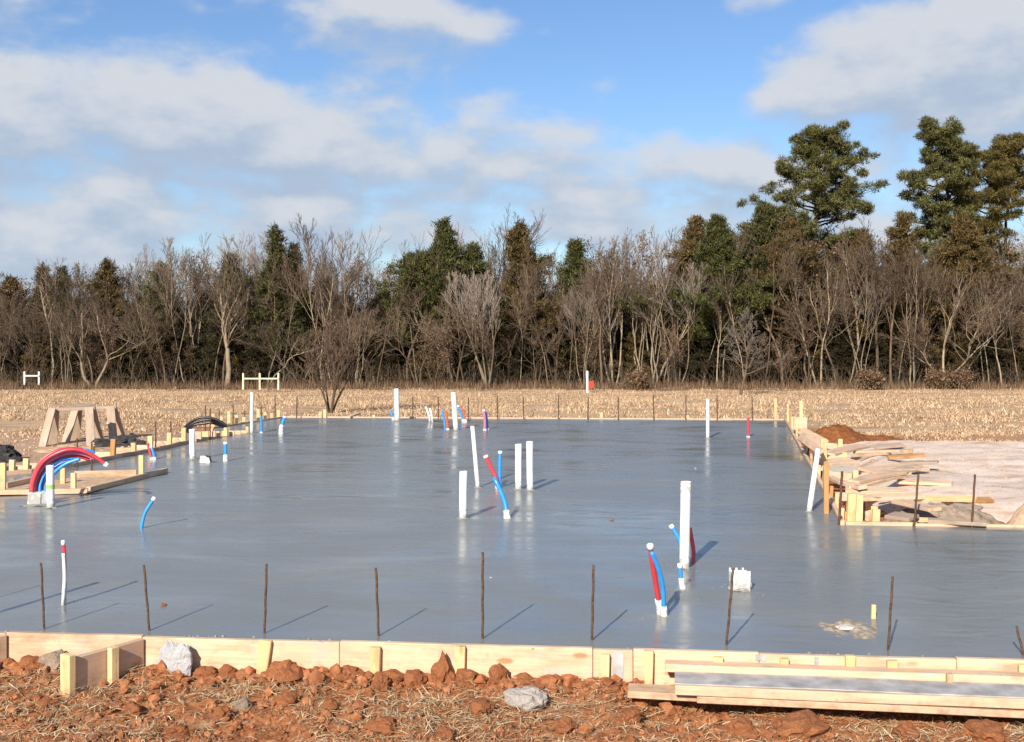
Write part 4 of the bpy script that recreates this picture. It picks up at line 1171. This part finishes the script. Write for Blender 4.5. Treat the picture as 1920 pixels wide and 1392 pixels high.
# ---------------------------------------------------------------- trees
def rand_dir(rs, d, spread):
    u, v = frame_of(d); a = rs.uniform(0, 2 * math.pi); s = math.sin(spread); return (d * math.cos(spread) + (u * math.cos(a) + v * math.sin(a)) * s).normalized()
class Bare:
    """a leafless tree; limbs of levels 0-1 make the trunk mesh, finer ones the crown of twigs"""
    def __init__(self, seed, H=7.0, stems=1, spread=.15, open_=.7, nb=(9, 7, 5), clear=.28, r0=.10, twist=.16, up=.10, twig_r=.0085, crook=1.0, leaf=0):
        self.rs = random.Random(seed); self.trunk = MB(); self.crown = MB(); self.leaf_pts = []
        self.p = dict(open=open_, nb=nb, twist=twist * crook, up=up, twig=twig_r)
        rs = self.rs
        for s in range(stems):
            a = 2 * math.pi * (s + rs.uniform(-.3, .3)) / max(1, stems)
            sp = spread * rs.uniform(.5, 1.3) if stems > 1 else spread * rs.uniform(.2, .8)
            d = Vector((math.cos(a) * math.sin(sp), math.sin(a) * math.sin(sp), math.cos(sp)))
            base = Vector((math.cos(a), math.sin(a), 0)) * (.014 * H if stems > 1 else 0); base.z = -.12
            self.grow(base, d, H * rs.uniform(.78, 1.0), r0 * rs.uniform(.75, 1.1) / (stems ** .25), 0, clear)
    def grow(self, p, d, L, r, lev, clear):
        rs = self.rs; q = self.p
        n = (10, 7, 4, 2, 2)[lev]
        pts = [p.copy()]; dirs = [d.copy()]; step = L / n
        for i in range(n):
            d = (d + Vector((rs.gauss(0, 1), rs.gauss(0, 1), rs.gauss(0, .6))) * q['twist'] * (1, 1.2, 1.3, 1.2, 1)[lev] + Vector((0, 0, q['up']))).normalized()
            p = p + d * step
            pts.append(p.copy()); dirs.append(d.copy())
        rend = r * (.22 if lev < 2 else .4)
        rad = [max(q['twig'] * .6, lerp(r, rend, (i / n) ** .9)) for i in range(n + 1)]
        tgt = self.trunk if lev < 2 else self.crown
        tgt.tube(pts, rad, (6, 5, 4, 3, 3)[lev], lev < 1)
        if lev >= 3: self.leaf_pts.append(pts[-1])
        if lev < len(q['nb']):
            k = q['nb'][lev]; k = max(2, int(round(k * rs.uniform(.75, 1.25))))
            lo = clear if lev == 0 else .22
            for j in range(k):
                s = lo + (1 - lo) * (j + rs.random()) / k
                s = min(.985, s); i = min(n - 1, int(s * n)); f = s * n - i
                bp = pts[i].lerp(pts[i + 1], f)
                ang = q['open'] * rs.uniform(.6, 1.3) * (1 - .35 * s)
                bl = L * (.50, .50, .52, .6)[lev] * (1.15 - .75 * (s - lo) / (1 - lo)) * rs.uniform(.6, 1.15)
                br = max(q['twig'], rad[i] * (.52, .5, .5, .6)[lev])
                self.grow(bp, rand_dir(rs, dirs[i], ang), bl, br, lev + 1, 0)
    def build(self, name, bark, twig, leaf=None, leaf_n=0, leaf_size=.05):
        tm = self.trunk.mesh('trunk', M[bark], True); cm_ = self.crown.mesh('crown', M[twig], False)
        lm = None
        if leaf:
            pts = np.array([p[:] for p in self.leaf_pts]); pts = np.repeat(pts, leaf_n, 0) + rng.normal(0, .13, (len(pts) * leaf_n, 3))
            lm = leaf_mesh('dry_leaves', pts, leaf_size, M[leaf])
        return tm, cm_, lm
def leaf_mesh(name, pts, size, mat, out=None, long_=1.0, wide=.5):
    n = len(pts); d = rng.normal(0, 1, (n, 3)); 
    if out is not None: d = d * .75 + out
    d /= np.linalg.norm(d, axis=1)[:, None] + 1e-9
    e = np.cross(d, rng.normal(0, 1, (n, 3))); e /= np.linalg.norm(e, axis=1)[:, None] + 1e-9
    s = (size * rng.uniform(.6, 1.4, n))[:, None]
    VV = np.stack([pts - e * s * wide, pts + e * s * wide, pts + d * s * 1.3 * long_], 1).reshape(-1, 3)
    return mesh_arrays(name, VV, np.arange(3 * n).reshape(-1, 3), mat)
def conifer(seed, H, Rm, mat, trunk='dark_bark', bottom=.04, nb=170, top_pow=.8, ragged=.3, leaf=.075, per=20, lean=.25, double=None):
    rs = random.Random(seed); r2 = np.random.default_rng(seed)
    tr = MB(); pts = [Vector((0, 0, -.15))]; d = Vector((0, 0, 1))
    for i in range(8): pts.append(pts[-1] + Vector((rs.gauss(0, .05), rs.gauss(0, .05), H * .97 / 8)))
    tr.tube(pts, [lerp(.02 * H + .02, .012, i / 8) for i in range(9)], 7)
    C = []; O = []
    lobes = [(rs.uniform(0, 6.28), rs.uniform(.1, .9), rs.uniform(.15, .5)) for _ in range(10)]
    for j in range(nb):
        s = (j + rs.random()) / nb; h = bottom + (1 - bottom) * s
        a = rs.uniform(0, 6.28)
        Rr = Rm * (1 - ((h - bottom) / (1 - bottom)) ** 1.15) ** top_pow * rs.uniform(1 - ragged, 1.08) + .06
        Rr *= min(1, .55 + 4 * (h - bottom)) * (.72 + .5 * abs(noise.noise(Vector((math.cos(a) * 1.3 + seed, math.sin(a) * 1.3, h * 6)))) * 2)
        for (la, lh, lw) in lobes:
            if abs(h - lh) < .09 and math.cos(a - la) > .6: Rr *= 1 + lw * .7
        z0 = h * H * .98; dirv = np.array([math.cos(a), math.sin(a), lean])
        c = Vector((math.cos(a), math.sin(a), lean))
        ip = min(7, int(h * 8)); bp = pts[ip].lerp(pts[ip + 1], h * 8 - ip)
        tr.tube([bp, bp + c * Rr * .5 + Vector((0, 0, -.02)), bp + c * Rr * .95], [.022, .014, .005], 3, False)
        m_ = max(3, int(3 + Rr * 7))
        for k in range(m_):
            t = .25 + .75 * (k + rs.random()) / m_
            cen = np.array(bp[:]) + dirv * Rr * t + r2.normal(0, .05 + .07 * t, 3)
            C.append(cen + r2.normal(0, .085, (per, 3)) * np.array([1.1, 1.1, .75])); O.append(np.tile(dirv * .5 + np.array([0, 0, .7]), (per, 1)))
    C = np.concatenate(C); O = np.concatenate(O)
    return tr.mesh('trunk', M[trunk], True), leaf_mesh('crown', C, leaf, M[mat], O, 1.9, .30), None
def pine(seed, H, limbs, mat, leaf=.07, tuft=130, trunk='dark_bark', r0=.17, kink=.10, tr_rad=.26):
    """limbs: (height fraction, azimuth, length, droop)"""
    rs = random.Random(seed); r2 = np.random.default_rng(seed)
    tr = MB(); pts = [Vector((0, 0, -.2))]
    n = 12
    for i in range(n): pts.append(pts[-1] + Vector((rs.gauss(0, kink), rs.gauss(0, kink), H * .98 / n)))
    tr.tube(pts, [lerp(r0, .03, i / n) for i in range(n + 1)], 8)
    C = []; O = []
    def tuft_at(p, rad, dirv):
        k = int(tuft * rs.uniform(.6, 1.2))
        q = r2.normal(0, 1, (k, 3)); q /= np.linalg.norm(q, axis=1)[:, None]; q *= (r2.uniform(.15, 1, (k, 1)) ** .5)
        C.append(np.array(p[:]) + q * rad * np.array([1, 1, .62]) ); O.append(q * .8 + np.array([0, 0, .35]))
    for (h, a, L, droop) in limbs:
        ip = min(n - 1, int(h * n)); p = pts[ip].lerp(pts[ip + 1], h * n - ip)
        d = Vector((math.cos(a), math.sin(a), droop)).normalized(); P = [p.copy()]
        m_ = 5
        for i in range(m_):
            d = (d + Vector((rs.gauss(0, .16), rs.gauss(0, .16), rs.gauss(.05, .12)))).normalized(); p = p + d * L / m_; P.append(p.copy())
        tr.tube(P, [lerp(.055, .015, i / m_) for i in range(m_ + 1)], 4, False)
        for i in range(1, m_ + 1):
            if i < 2 and L > 1: continue
            for _ in range(2 if i < m_ else 4):
                dd = rand_dir(rs, (P[i] - P[i - 1]).normalized(), rs.uniform(.4, 1.2)); dd.z = abs(dd.z) * .7 + .05
                e = P[i] + dd * rs.uniform(.2, .75) * (.5 + L * .28)
                tr.tube([P[i], e], [.014, .006], 3, False)
                tuft_at(e, tr_rad * rs.uniform(.65, 1.15), dd)
    C = np.concatenate(C); O = np.concatenate(O)
    return tr.mesh('trunk', M[trunk], True), leaf_mesh('crown', C, leaf, M[mat], O, 2.1, .26), None
def plant_tree(meshes, x, y, s, rz, label, cat='tree', group=None, name='bare_tree', sink=0.0, sxy=None):
    root = empty(name, (x, y, ground_z(x, y, False) - sink), label, cat, group)
    root.rotation_euler = (0, 0, rz); root.scale = ((sxy or s), (sxy or s), s)
    for me in meshes:
        if me is not None: link(bpy.data.objects.new(me.name.split('.')[0], me), root)
    return root
def px_x(px, Y): return (px - 960) / FOC * Y
def height_for(pyt, Y, x): return EYE - (pyt - HOR) * Y / FOC - ground_z(x, Y, False)
TB = [(-400, 560), (0, 545), (80, 520), (200, 500), (340, 480), (440, 470), (560, 470), (700, 485), (800, 480), (1000, 470), (1100, 465), (1250, 452), (1350, 445), (1500, 440), (1700, 452), (1920, 455), (2400, 470)]
def mass_top(px):
    for (a, ya), (b_, yb) in zip(TB, TB[1:]):
        if a <= px <= b_: return lerp(ya, yb, (px - a) / (b_ - a))
    return 500
bare = []
for k in range(4):
    bare.append((Bare(100 + k, 7, 1, .2, .62, (12, 8, 6), .44, .085, .11, .07).build('bare', ('pale_bark', 'brown_bark')[k % 2], 'twig'), 7.4, 0))
for k in range(3):
    bare.append((Bare(200 + k, 7, 3, .24, .55, (8, 7, 6), .42, .075, .12, .06).build('bare', 'pale_bark', ('grey_twig', 'twig', 'twig')[k]), 7.2, 1))
for k in range(3):
    bare.append((Bare(300 + k, 6.6, 2, .36, .8, (9, 8, 6), .32, .09, .18, .05, crook=1.15).build('bare', ('brown_bark', 'pale_bark', 'brown_bark')[k], 'twig'), 6.6, 2))
for k in range(2):
    bare.append((Bare(400 + k, 5.5, 4, .38, .7, (8, 7, 5), .15, .05, .17, .07).build('bare', 'brown_bark', 'twig', 'brown_leaf', 2, .07), 5.6, 3))
for k in range(3):
    bare.append((Bare(450 + k, 6.5, 1, .14, .5, (8, 6, 5), .6, .05, .09, .07).build('bare', ('pale_bark', 'pale_bark', 'brown_bark')[k], 'twig'), 6.8, 0))
LB = ['slender bare tree', 'many stemmed bare tree', 'crooked bare tree', 'brown leaved scrub tree']
rt = random.Random(77)
ZONES = [(150, 'behind the two legged batter board'), (380, 'around the wide dark cedar'), (590, 'around the dark pointed cedar'), (760, 'behind the small lone bare tree'), (900, 'below the broad green cedar'),
         (1040, 'below the rusty brown cedar'), (1180, 'behind the flagged marker post'), (1330, 'below the thin topped olive cedar'), (1460, 'behind the small silvery tree'), (1620, 'below the broad crowned pine'), (1730, 'between the two tall pines'), (9999, 'below the round headed pine')]
def zone(px): return next(t for e, t in ZONES if px < e)
def depth_word(Y): return 'at the front of the wood' if Y < 57.5 else ('inside the wood' if Y < 62 else 'deep in the wood')
def row(Y0, Y1, n, lo, hi, kinds, pxa=-160, pxb=2080):
    for i in range(n):
        px = pxa + (pxb - pxa) * (i + rt.uniform(.1, .9)) / n
        Y = rt.uniform(Y0, Y1); x = px_x(px, Y)
        k = rt.choice(kinds); ms, H, lab = bare[k]
        h = height_for(mass_top(px), Y, x) * rt.uniform(lo, hi)
        plant_tree(ms, x, Y, h / H, rt.uniform(0, 6.28), LB[lab] + ' ' + depth_word(Y) + ' ' + zone(px), 'tree', ('slender bare trees', 'many stemmed bare trees', 'crooked bare trees', 'brown leaved scrub trees')[lab], sxy=h / H * rt.uniform(.85, 1.1))
row(55.5, 57.5, 30, .62, .95, (0, 1, 2, 3, 4, 5, 6, 7, 8, 9))
row(55.8, 59.5, 58, .6, 1.0, (12, 13, 14))
row(57.5, 60.5, 40, .85, 1.05, (0, 1, 2, 3, 5, 6, 7, 8, 9))
row(60.5, 64, 44, .92, 1.10, (0, 1, 2, 3, 4, 5, 6, 10, 11))
row(55.5, 57, 10, .35, .55, (10, 11))
row(64, 68, 30, .95, 1.10, (0, 1, 2, 3, 10, 11))
# dark cedars inside and behind the belt
ced = [conifer(500 + k, 6.0, 1.5 + .2 * k, ('dark_cedar_leaf', 'rusty_cedar_leaf', 'dark_cedar_leaf')[k], nb=150, ragged=.55) for k in range(3)]
for i in range(46):
    px = -200 + 2320 * (i + rt.uniform(.1, .9)) / 46; Y = rt.uniform(61.5, 67); x = px_x(px, Y)
    h = height_for(mass_top(px), Y, x) * rt.uniform(.6, .92)
    plant_tree(ced[i % 3], x, Y, h / 6, rt.uniform(0, 6.28), 'dark cedar half hidden deep in the wood ' + zone(px), 'tree', 'cedars behind the bare trees', 'cedar_tree', sxy=h / 6 * 1.25)
for i in range(50):
    px = -60 + 2040 * (i + rt.uniform(.1, .9)) / 50; Y = rt.uniform(57.8, 61); x = px_x(px, Y)
    h = height_for(mass_top(px), Y, x) * rt.uniform(.3, .55)
    plant_tree(ced[(i + 1) % 3], x, Y, h / 6, rt.uniform(0, 6.28), 'low dark cedar under the bare trees ' + zone(px), 'tree', 'low cedars under the bare trees', 'cedar_tree', sxy=h / 6 * 1.5)
# cedars and trees one can name
def hero_cedar(px, pyt, Y, Rm, mat, label, seed, **kw):
    x = px_x(px, Y); H = height_for(pyt, Y, x)
    return plant_tree(conifer(seed, H, Rm, mat, **kw), x, Y, 1, 0, label, 'tree', None, 'cedar_tree')
hero_cedar(517, 420, 59, 2.0, 'cedar_leaf', 'dark pointed cedar rising behind the batter board', 21, nb=230, top_pow=1.05, ragged=.45)
hero_cedar(546, 452, 60, 1.4, 'cedar_leaf', 'shorter dark cedar close beside the pointed cedar', 22, nb=170, top_pow=1.0)
hero_cedar(425, 470, 61, 1.8, 'cedar_leaf', 'dark blunt cedar tangled in bare branches on the left', 27, nb=190)
hero_cedar(300, 488, 61, 2.0, 'cedar_leaf', 'wide dark cedar on the left behind crooked branches', 28, nb=190)
hero_cedar(828, 404, 59, 2.7, 'green_cedar_leaf', 'broad bright green cedar with a pointed top', 23, nb=300, top_pow=1.15, ragged=.35, bottom=.3)
hero_cedar(893, 448, 59.5, 1.7, 'green_cedar_leaf', 'low spreading side of green cedar between broad and rusty cedars', 37, nb=190, top_pow=.8, ragged=.5, bottom=.3)
hero_cedar(778, 470, 59.3, 1.4, 'green_cedar_leaf', 'small green cedar leaning on the broad green cedar', 38, nb=150, top_pow=.8, ragged=.5, bottom=.3)
hero_cedar(972, 408, 60, 2.0, 'rusty_cedar_leaf', 'rusty brown cedar with ragged tiers near the middle', 24, nb=210, top_pow=.9, ragged=.5, bottom=.25)
hero_cedar(1075, 440, 60.5, 1.9, 'green_cedar_leaf', 'smaller green cedar right of the rusty brown cedar', 25, nb=220, top_pow=1.0, bottom=.2)
hero_cedar(1300, 396, 59, 1.9, 'rusty_cedar_leaf', 'thin topped olive cedar left of the tall pines', 26, nb=200, ragged=.5, bottom=.2)
hero_cedar(1352, 394, 58.5, 2.6, 'green_cedar_leaf', 'dense olive green cedar at the foot of the first tall pine', 29, nb=280, bottom=.25)
hero_cedar(1425, 370, 59.5, 2.6, 'cedar_leaf', 'dark cedar pressed against the first tall pine', 30, nb=260, bottom=.3)
hero_cedar(1490, 400, 58.5, 2.4, 'rusty_cedar_leaf', 'olive brown cedar filling the foot of the broad crowned pine', 39, nb=240, top_pow=.7, ragged=.6, bottom=.3)
hero_cedar(1610, 420, 59, 1.7, 'rusty_cedar_leaf', 'brown thin cedar on the far flank of the broad crowned pine', 51, nb=150, top_pow=.7, ragged=.7, bottom=.3)
hero_cedar(1800, 400, 59.5, 2.2, 'rusty_cedar_leaf', 'olive brown cedar filling the foot of the round headed pine', 52, nb=220, top_pow=.6, ragged=.6, bottom=.3)
hero_cedar(80, 490, 62, 1.3, 'rusty_cedar_leaf', 'small ragged cedar top near the left end of the treeline', 31, nb=110, ragged=.6, bottom=.2)
hero_cedar(14, 512, 63, 1.5, 'rusty_cedar_leaf', 'rounded brown cedar at the left end of the treeline', 32, nb=160, top_pow=.55)
hero_cedar(128, 494, 62, 1.0, 'cedar_leaf', 'narrow dark cedar tip near the left end of the treeline', 33, nb=110)
hero_cedar(200, 482, 62, 1.6, 'rusty_cedar_leaf', 'brownish cedar among bare twigs left of the wide dark cedar', 34, nb=170, top_pow=.7)
hero_cedar(1690, 392, 59, 1.9, 'rusty_cedar_leaf', 'scraggly olive cedar between the two tall pines', 36, nb=170, ragged=.6, bottom=.3)
rp = random.Random(9)
def limbs_for(prof, n, up=.25):
    """prof: (height fraction, reach left, reach right)"""
    out = []
    for i in range(n):
        h = lerp(prof[0][0], prof[-1][0], (i + rp.random()) / n)
        for a, b_ in zip(prof, prof[1:]):
            if a[0] <= h <= b_[0]:
                t = (h - a[0]) / (b_[0] - a[0]); l, r = lerp(a[1], b_[1], t), lerp(a[2], b_[2], t)
        az = rp.uniform(0, 6.28); c = math.cos(az); reach = (r if c > 0 else l) * abs(c) + min(l, r) * .8 * (1 - abs(c))
        out.append((h, az, max(.3, reach * rp.uniform(.55, 1.05)), up + .5 * max(0, h - .8)))
    return out
Yp = 61; x = px_x(1530, Yp); H = height_for(240, Yp, x)
plant_tree(pine(41, H, limbs_for([(.38, 2.6, 2.0), (.50, 3.4, 2.4), (.62, 3.6, 3.0), (.72, 3.0, 3.1), (.82, 2.0, 2.7), (.92, 1.5, 1.7), (1.0, .7, .7)], 82), 'pine_needle'), x, Yp, 1, 0, 'tall open pine with a broad crown left of the other pine', 'tree', None, 'pine_tree')
x = px_x(1782, Yp + 1); H = height_for(236, Yp + 1, x)
plant_tree(pine(43, H, limbs_for([(.40, 1.8, 1.4), (.60, 2.2, 1.8), (.78, 2.3, 2.0), (.9, 1.6, 1.5), (1.0, 1.1, .9)], 76), 'pine_needle'), x, Yp + 1, 1, 0, 'tall pine with a rounded green head at the right end', 'tree', None, 'pine_tree')
x = px_x(1866, Yp + .4); H = height_for(268, Yp + .4, x)
plant_tree(pine(47, H, limbs_for([(.34, 1.0, 1.4), (.5, 1.5, 1.6), (.7, 1.6, 1.4), (.88, 1.2, 1.1), (1.0, .6, .6)], 46, .1), 'olive_needle', tuft=110), x, Yp + .4, 1, 0, 'tall narrow olive brown pine beside the round headed pine', 'tree', None, 'pine_tree')
x = px_x(1884, Yp + 2); H = height_for(246, Yp + 2, x)
plant_tree(pine(45, H, limbs_for([(.72, .8, 1.2), (.85, 1.1, 1.3), (1.0, .6, .7)], 24), 'olive_needle'), x, Yp + 2, 1, 0, 'brownish pine top leaning out behind the olive brown pine', 'tree', None, 'pine_tree')
# bare crowns above the mass
def hero_bare(px, pyt, Y, label, seed, bark='pale_bark', twig='twig', **kw):
    x = px_x(px, Y); H = height_for(pyt, Y, x)
    b_ = Bare(seed, H * .93, **kw)
    zmax = max(p.z for p in b_.crown.v) if b_.crown.v else H
    return plant_tree(b_.build('bare', bark, twig), x, Y, H / zmax, 0, label, 'tree', None, 'bare_tree')
hero_bare(610, 402, 60, 'tall bare tree with open crown right of the pointed cedar', 61, 'brown_bark', 'twig', stems=2, spread=.2, open_=.6, nb=(11, 7, 5), clear=.4, r0=.10)
hero_bare(440, 428, 60.5, 'bare tree with a wide crown left of the pointed cedar', 62, 'pale_bark', 'grey_twig', stems=2, spread=.25, open_=.7, nb=(11, 8, 6), clear=.35, r0=.11)
hero_bare(752, 418, 62, 'slim bare tree with a fan crown left of the broad green cedar', 63, 'brown_bark', 'twig', stems=1, open_=.55, nb=(12, 7, 5), clear=.5, r0=.09)
hero_bare(862, 385, 63, 'bare crown standing up behind the broad green cedar', 64, 'brown_bark', 'twig', stems=1, open_=.6, nb=(12, 7, 5), clear=.55, r0=.10)
hero_bare(1052, 402, 62, 'bare crown rising behind the smaller green cedar', 65, 'brown_bark', 'twig', stems=1, open_=.5, nb=(12, 7, 5), clear=.5, r0=.09)
hero_bare(930, 402, 63, 'thin bare crown between the green and rusty cedars', 66, 'brown_bark', 'grey_twig', stems=1, open_=.5, nb=(12, 7, 5), clear=.5, r0=.08)
hero_bare(700, 425, 62, 'thin leafless pole tree with a bent tip', 67, 'brown_bark', 'twig', stems=1, open_=.4, nb=(8, 4, 3), clear=.5, r0=.07)
hero_bare(655, 430, 61, 'greyish bare tree behind the tall open crowned one', 68, 'pale_bark', 'grey_twig', stems=2, spread=.2, open_=.5, nb=(11, 7, 6), clear=.4, r0=.08)
hero_bare(915, 500, 55.2, 'pale many stemmed bare tree fanning up before the green cedar', 69, 'pale_bark', 'grey_twig', stems=6, spread=.30, open_=.42, nb=(9, 7, 6), clear=.4, r0=.085, twist=.09)
hero_bare(1150, 440, 57.5, 'greenish stemmed bare tree with rising limbs near the flag', 70, 'pale_bark', 'twig', stems=4, spread=.32, open_=.5, nb=(9, 7, 6), clear=.35, r0=.085, twist=.1)
hero_bare(1225, 428, 58, 'bare tree with forked pale trunks left of the olive cedar', 71, 'pale_bark', 'twig', stems=3, spread=.2, open_=.5, nb=(10, 7, 6), clear=.35, r0=.09, twist=.1)
hero_bare(1710, 455, 56.5, 'slender pale forked trunk before the right pines', 72, 'pale_bark', 'twig', stems=2, spread=.12, open_=.5, nb=(9, 6, 5), clear=.45, r0=.075, twist=.09)
hero_bare(1535, 460, 56.5, 'pale forked trunk standing before the first tall pine', 73, 'pale_bark', 'twig', stems=2, spread=.14, open_=.5, nb=(9, 6, 5), clear=.4, r0=.075, twist=.1)
hero_bare(1775, 490, 55.8, 'bent pale trunk with a fork right of the slender one', 74, 'pale_bark', 'twig', stems=1, spread=.14, open_=.5, nb=(9, 6, 5), clear=.45, r0=.075, twist=.13)
hero_bare(1905, 380, 60.5, 'bare grey tree beside the olive brown pine', 75, 'brown_bark', 'grey_twig', stems=2, spread=.2, open_=.6, nb=(10, 7, 5), clear=.4, r0=.08)
hero_bare(175, 560, 55.5, 'leaning forked bare tree near the two legged batter board', 76, 'pale_bark', 'twig', stems=2, spread=.35, open_=.7, nb=(9, 7, 5), clear=.35, r0=.09, twist=.17)
hero_bare(425, 510, 56, 'thick trunked bare tree behind the three legged batter board', 77, 'pale_bark', 'twig', stems=1, spread=.1, open_=.8, nb=(11, 8, 5), clear=.4, r0=.13, twist=.12)
# two small trees out in the field
x = px_x(620, 27); b_ = Bare(80, 2.3, 7, .30, .5, (8, 6, 5), .25, .045, .10, .05, twig_r=.0055)
plant_tree(b_.build('bare', 'brown_bark', 'twig'), x, 27.0, 1, 0, 'small many stemmed bare tree standing alone behind the slab', 'tree', None, 'bare_tree')
x = px_x(1388, 46); b_ = Bare(81, 3.5, 1, .1, 1.0, (16, 9, 7), .24, .075, .14, .03, twig_r=.0075)
plant_tree(b_.build('bare', 'brown_bark', 'grey_twig'), x, 46, 1, 0, 'small silvery bare tree standing out before the treeline', 'tree', None, 'bare_tree')

# shrubs at the foot of the belt
sb = Bare(90, .9, 9, .6, .7, (6, 5, 4), .1, .016, .16, .05, twig_r=.007)
sm = sb.build('shrub', 'dark_bark', 'twig', 'brown_leaf', 2, .06)
for px, lab in ((1632, 'round dark brown shrub left of the slender forked trunk'), (1757, 'low brown shrub at the foot of the bent trunk'), (1797, 'rounder brown shrub right of the bent trunk'), (1195, 'low brown shrub near the flagged marker post')):
    Y = 53.6; x = px_x(px, Y); plant_tree(sm, x, Y, 1.05, px, lab, 'shrub', None, 'shrub')

# tangled brush that fills the wood below the crowns: stems nobody could count
def brush(name, n, Y0, Y1, hmin, hmax, mat, label):
    VV = []; FF = []; b0 = 0
    mb = MB()
    r_ = random.Random(len(name) + n)
    for i in range(n):
        Y = r_.uniform(Y0, Y1); x = r_.uniform(-.50, .50) * Y; z = ground_z(x, Y, False) - .05
        h = r_.uniform(hmin, hmax); a = r_.uniform(0, 6.28); l = r_.gauss(0, .38)
        p = Vector((x, Y, z)); d = Vector((math.cos(a) * l, math.sin(a) * l, 1)).normalized()
        P = [p]
        for k in range(3):
            d = (d + Vector((r_.gauss(0, .22), r_.gauss(0, .22), r_.gauss(0, .15)))).normalized(); P.append(P[-1] + d * h / 3)
        r = r_.uniform(.007, .017)
        mb.tube(P, [r, r * .8, r * .6, r * .3], 3, False)
        for k in (1, 2):
            for _ in range(2):
                dd = rand_dir(r_, d, r_.uniform(.5, 1.1)); mb.tube([P[k], P[k] + dd * h * r_.uniform(.2, .4)], [r * .55, r * .3], 3, False)
    o = link(bpy.data.objects.new(name, mb.mesh(name, M[mat])))
    return tag(o, label, 'brush', kind='stuff')
brush('brush', 1500, 55.3, 59, .4, 1.6, 'brown_bark', 'tangled leafless brush filling the foot of the wood')
brush('brush', 7500, 60, 67, 2.0, 6.0, 'dark_bark', 'dark tangled thicket deep inside the wood')
# dead grass fringe along the foot of the wood
def fringe():
    P = []
    for _ in range(14000):
        x = random.uniform(-29, 29); y = random.gauss(54.6, .9); P.append((x + 0, y, ground_z(x, y, False) - .02))
    P = np.array(P); n = len(P); a = rng.uniform(0, 6.28, n); h = rng.uniform(.12, .5, n); l = rng.normal(0, .3, n)
    tip = P + np.stack([np.cos(a) * h * l, np.sin(a) * h * l, h], 1); sd = np.stack([np.cos(a + 1.5), np.sin(a + 1.5), np.zeros(n)], 1) * .014
    return tag(link(bpy.data.objects.new('tall_grass', mesh_arrays('tall_grass', np.stack([P - sd, P + sd, tip], 1).reshape(-1, 3), np.arange(3 * n).reshape(-1, 3), M['brown_leaf']))), 'tall brown dead grass along the foot of the wood', 'grass', kind='stuff')
fringe()
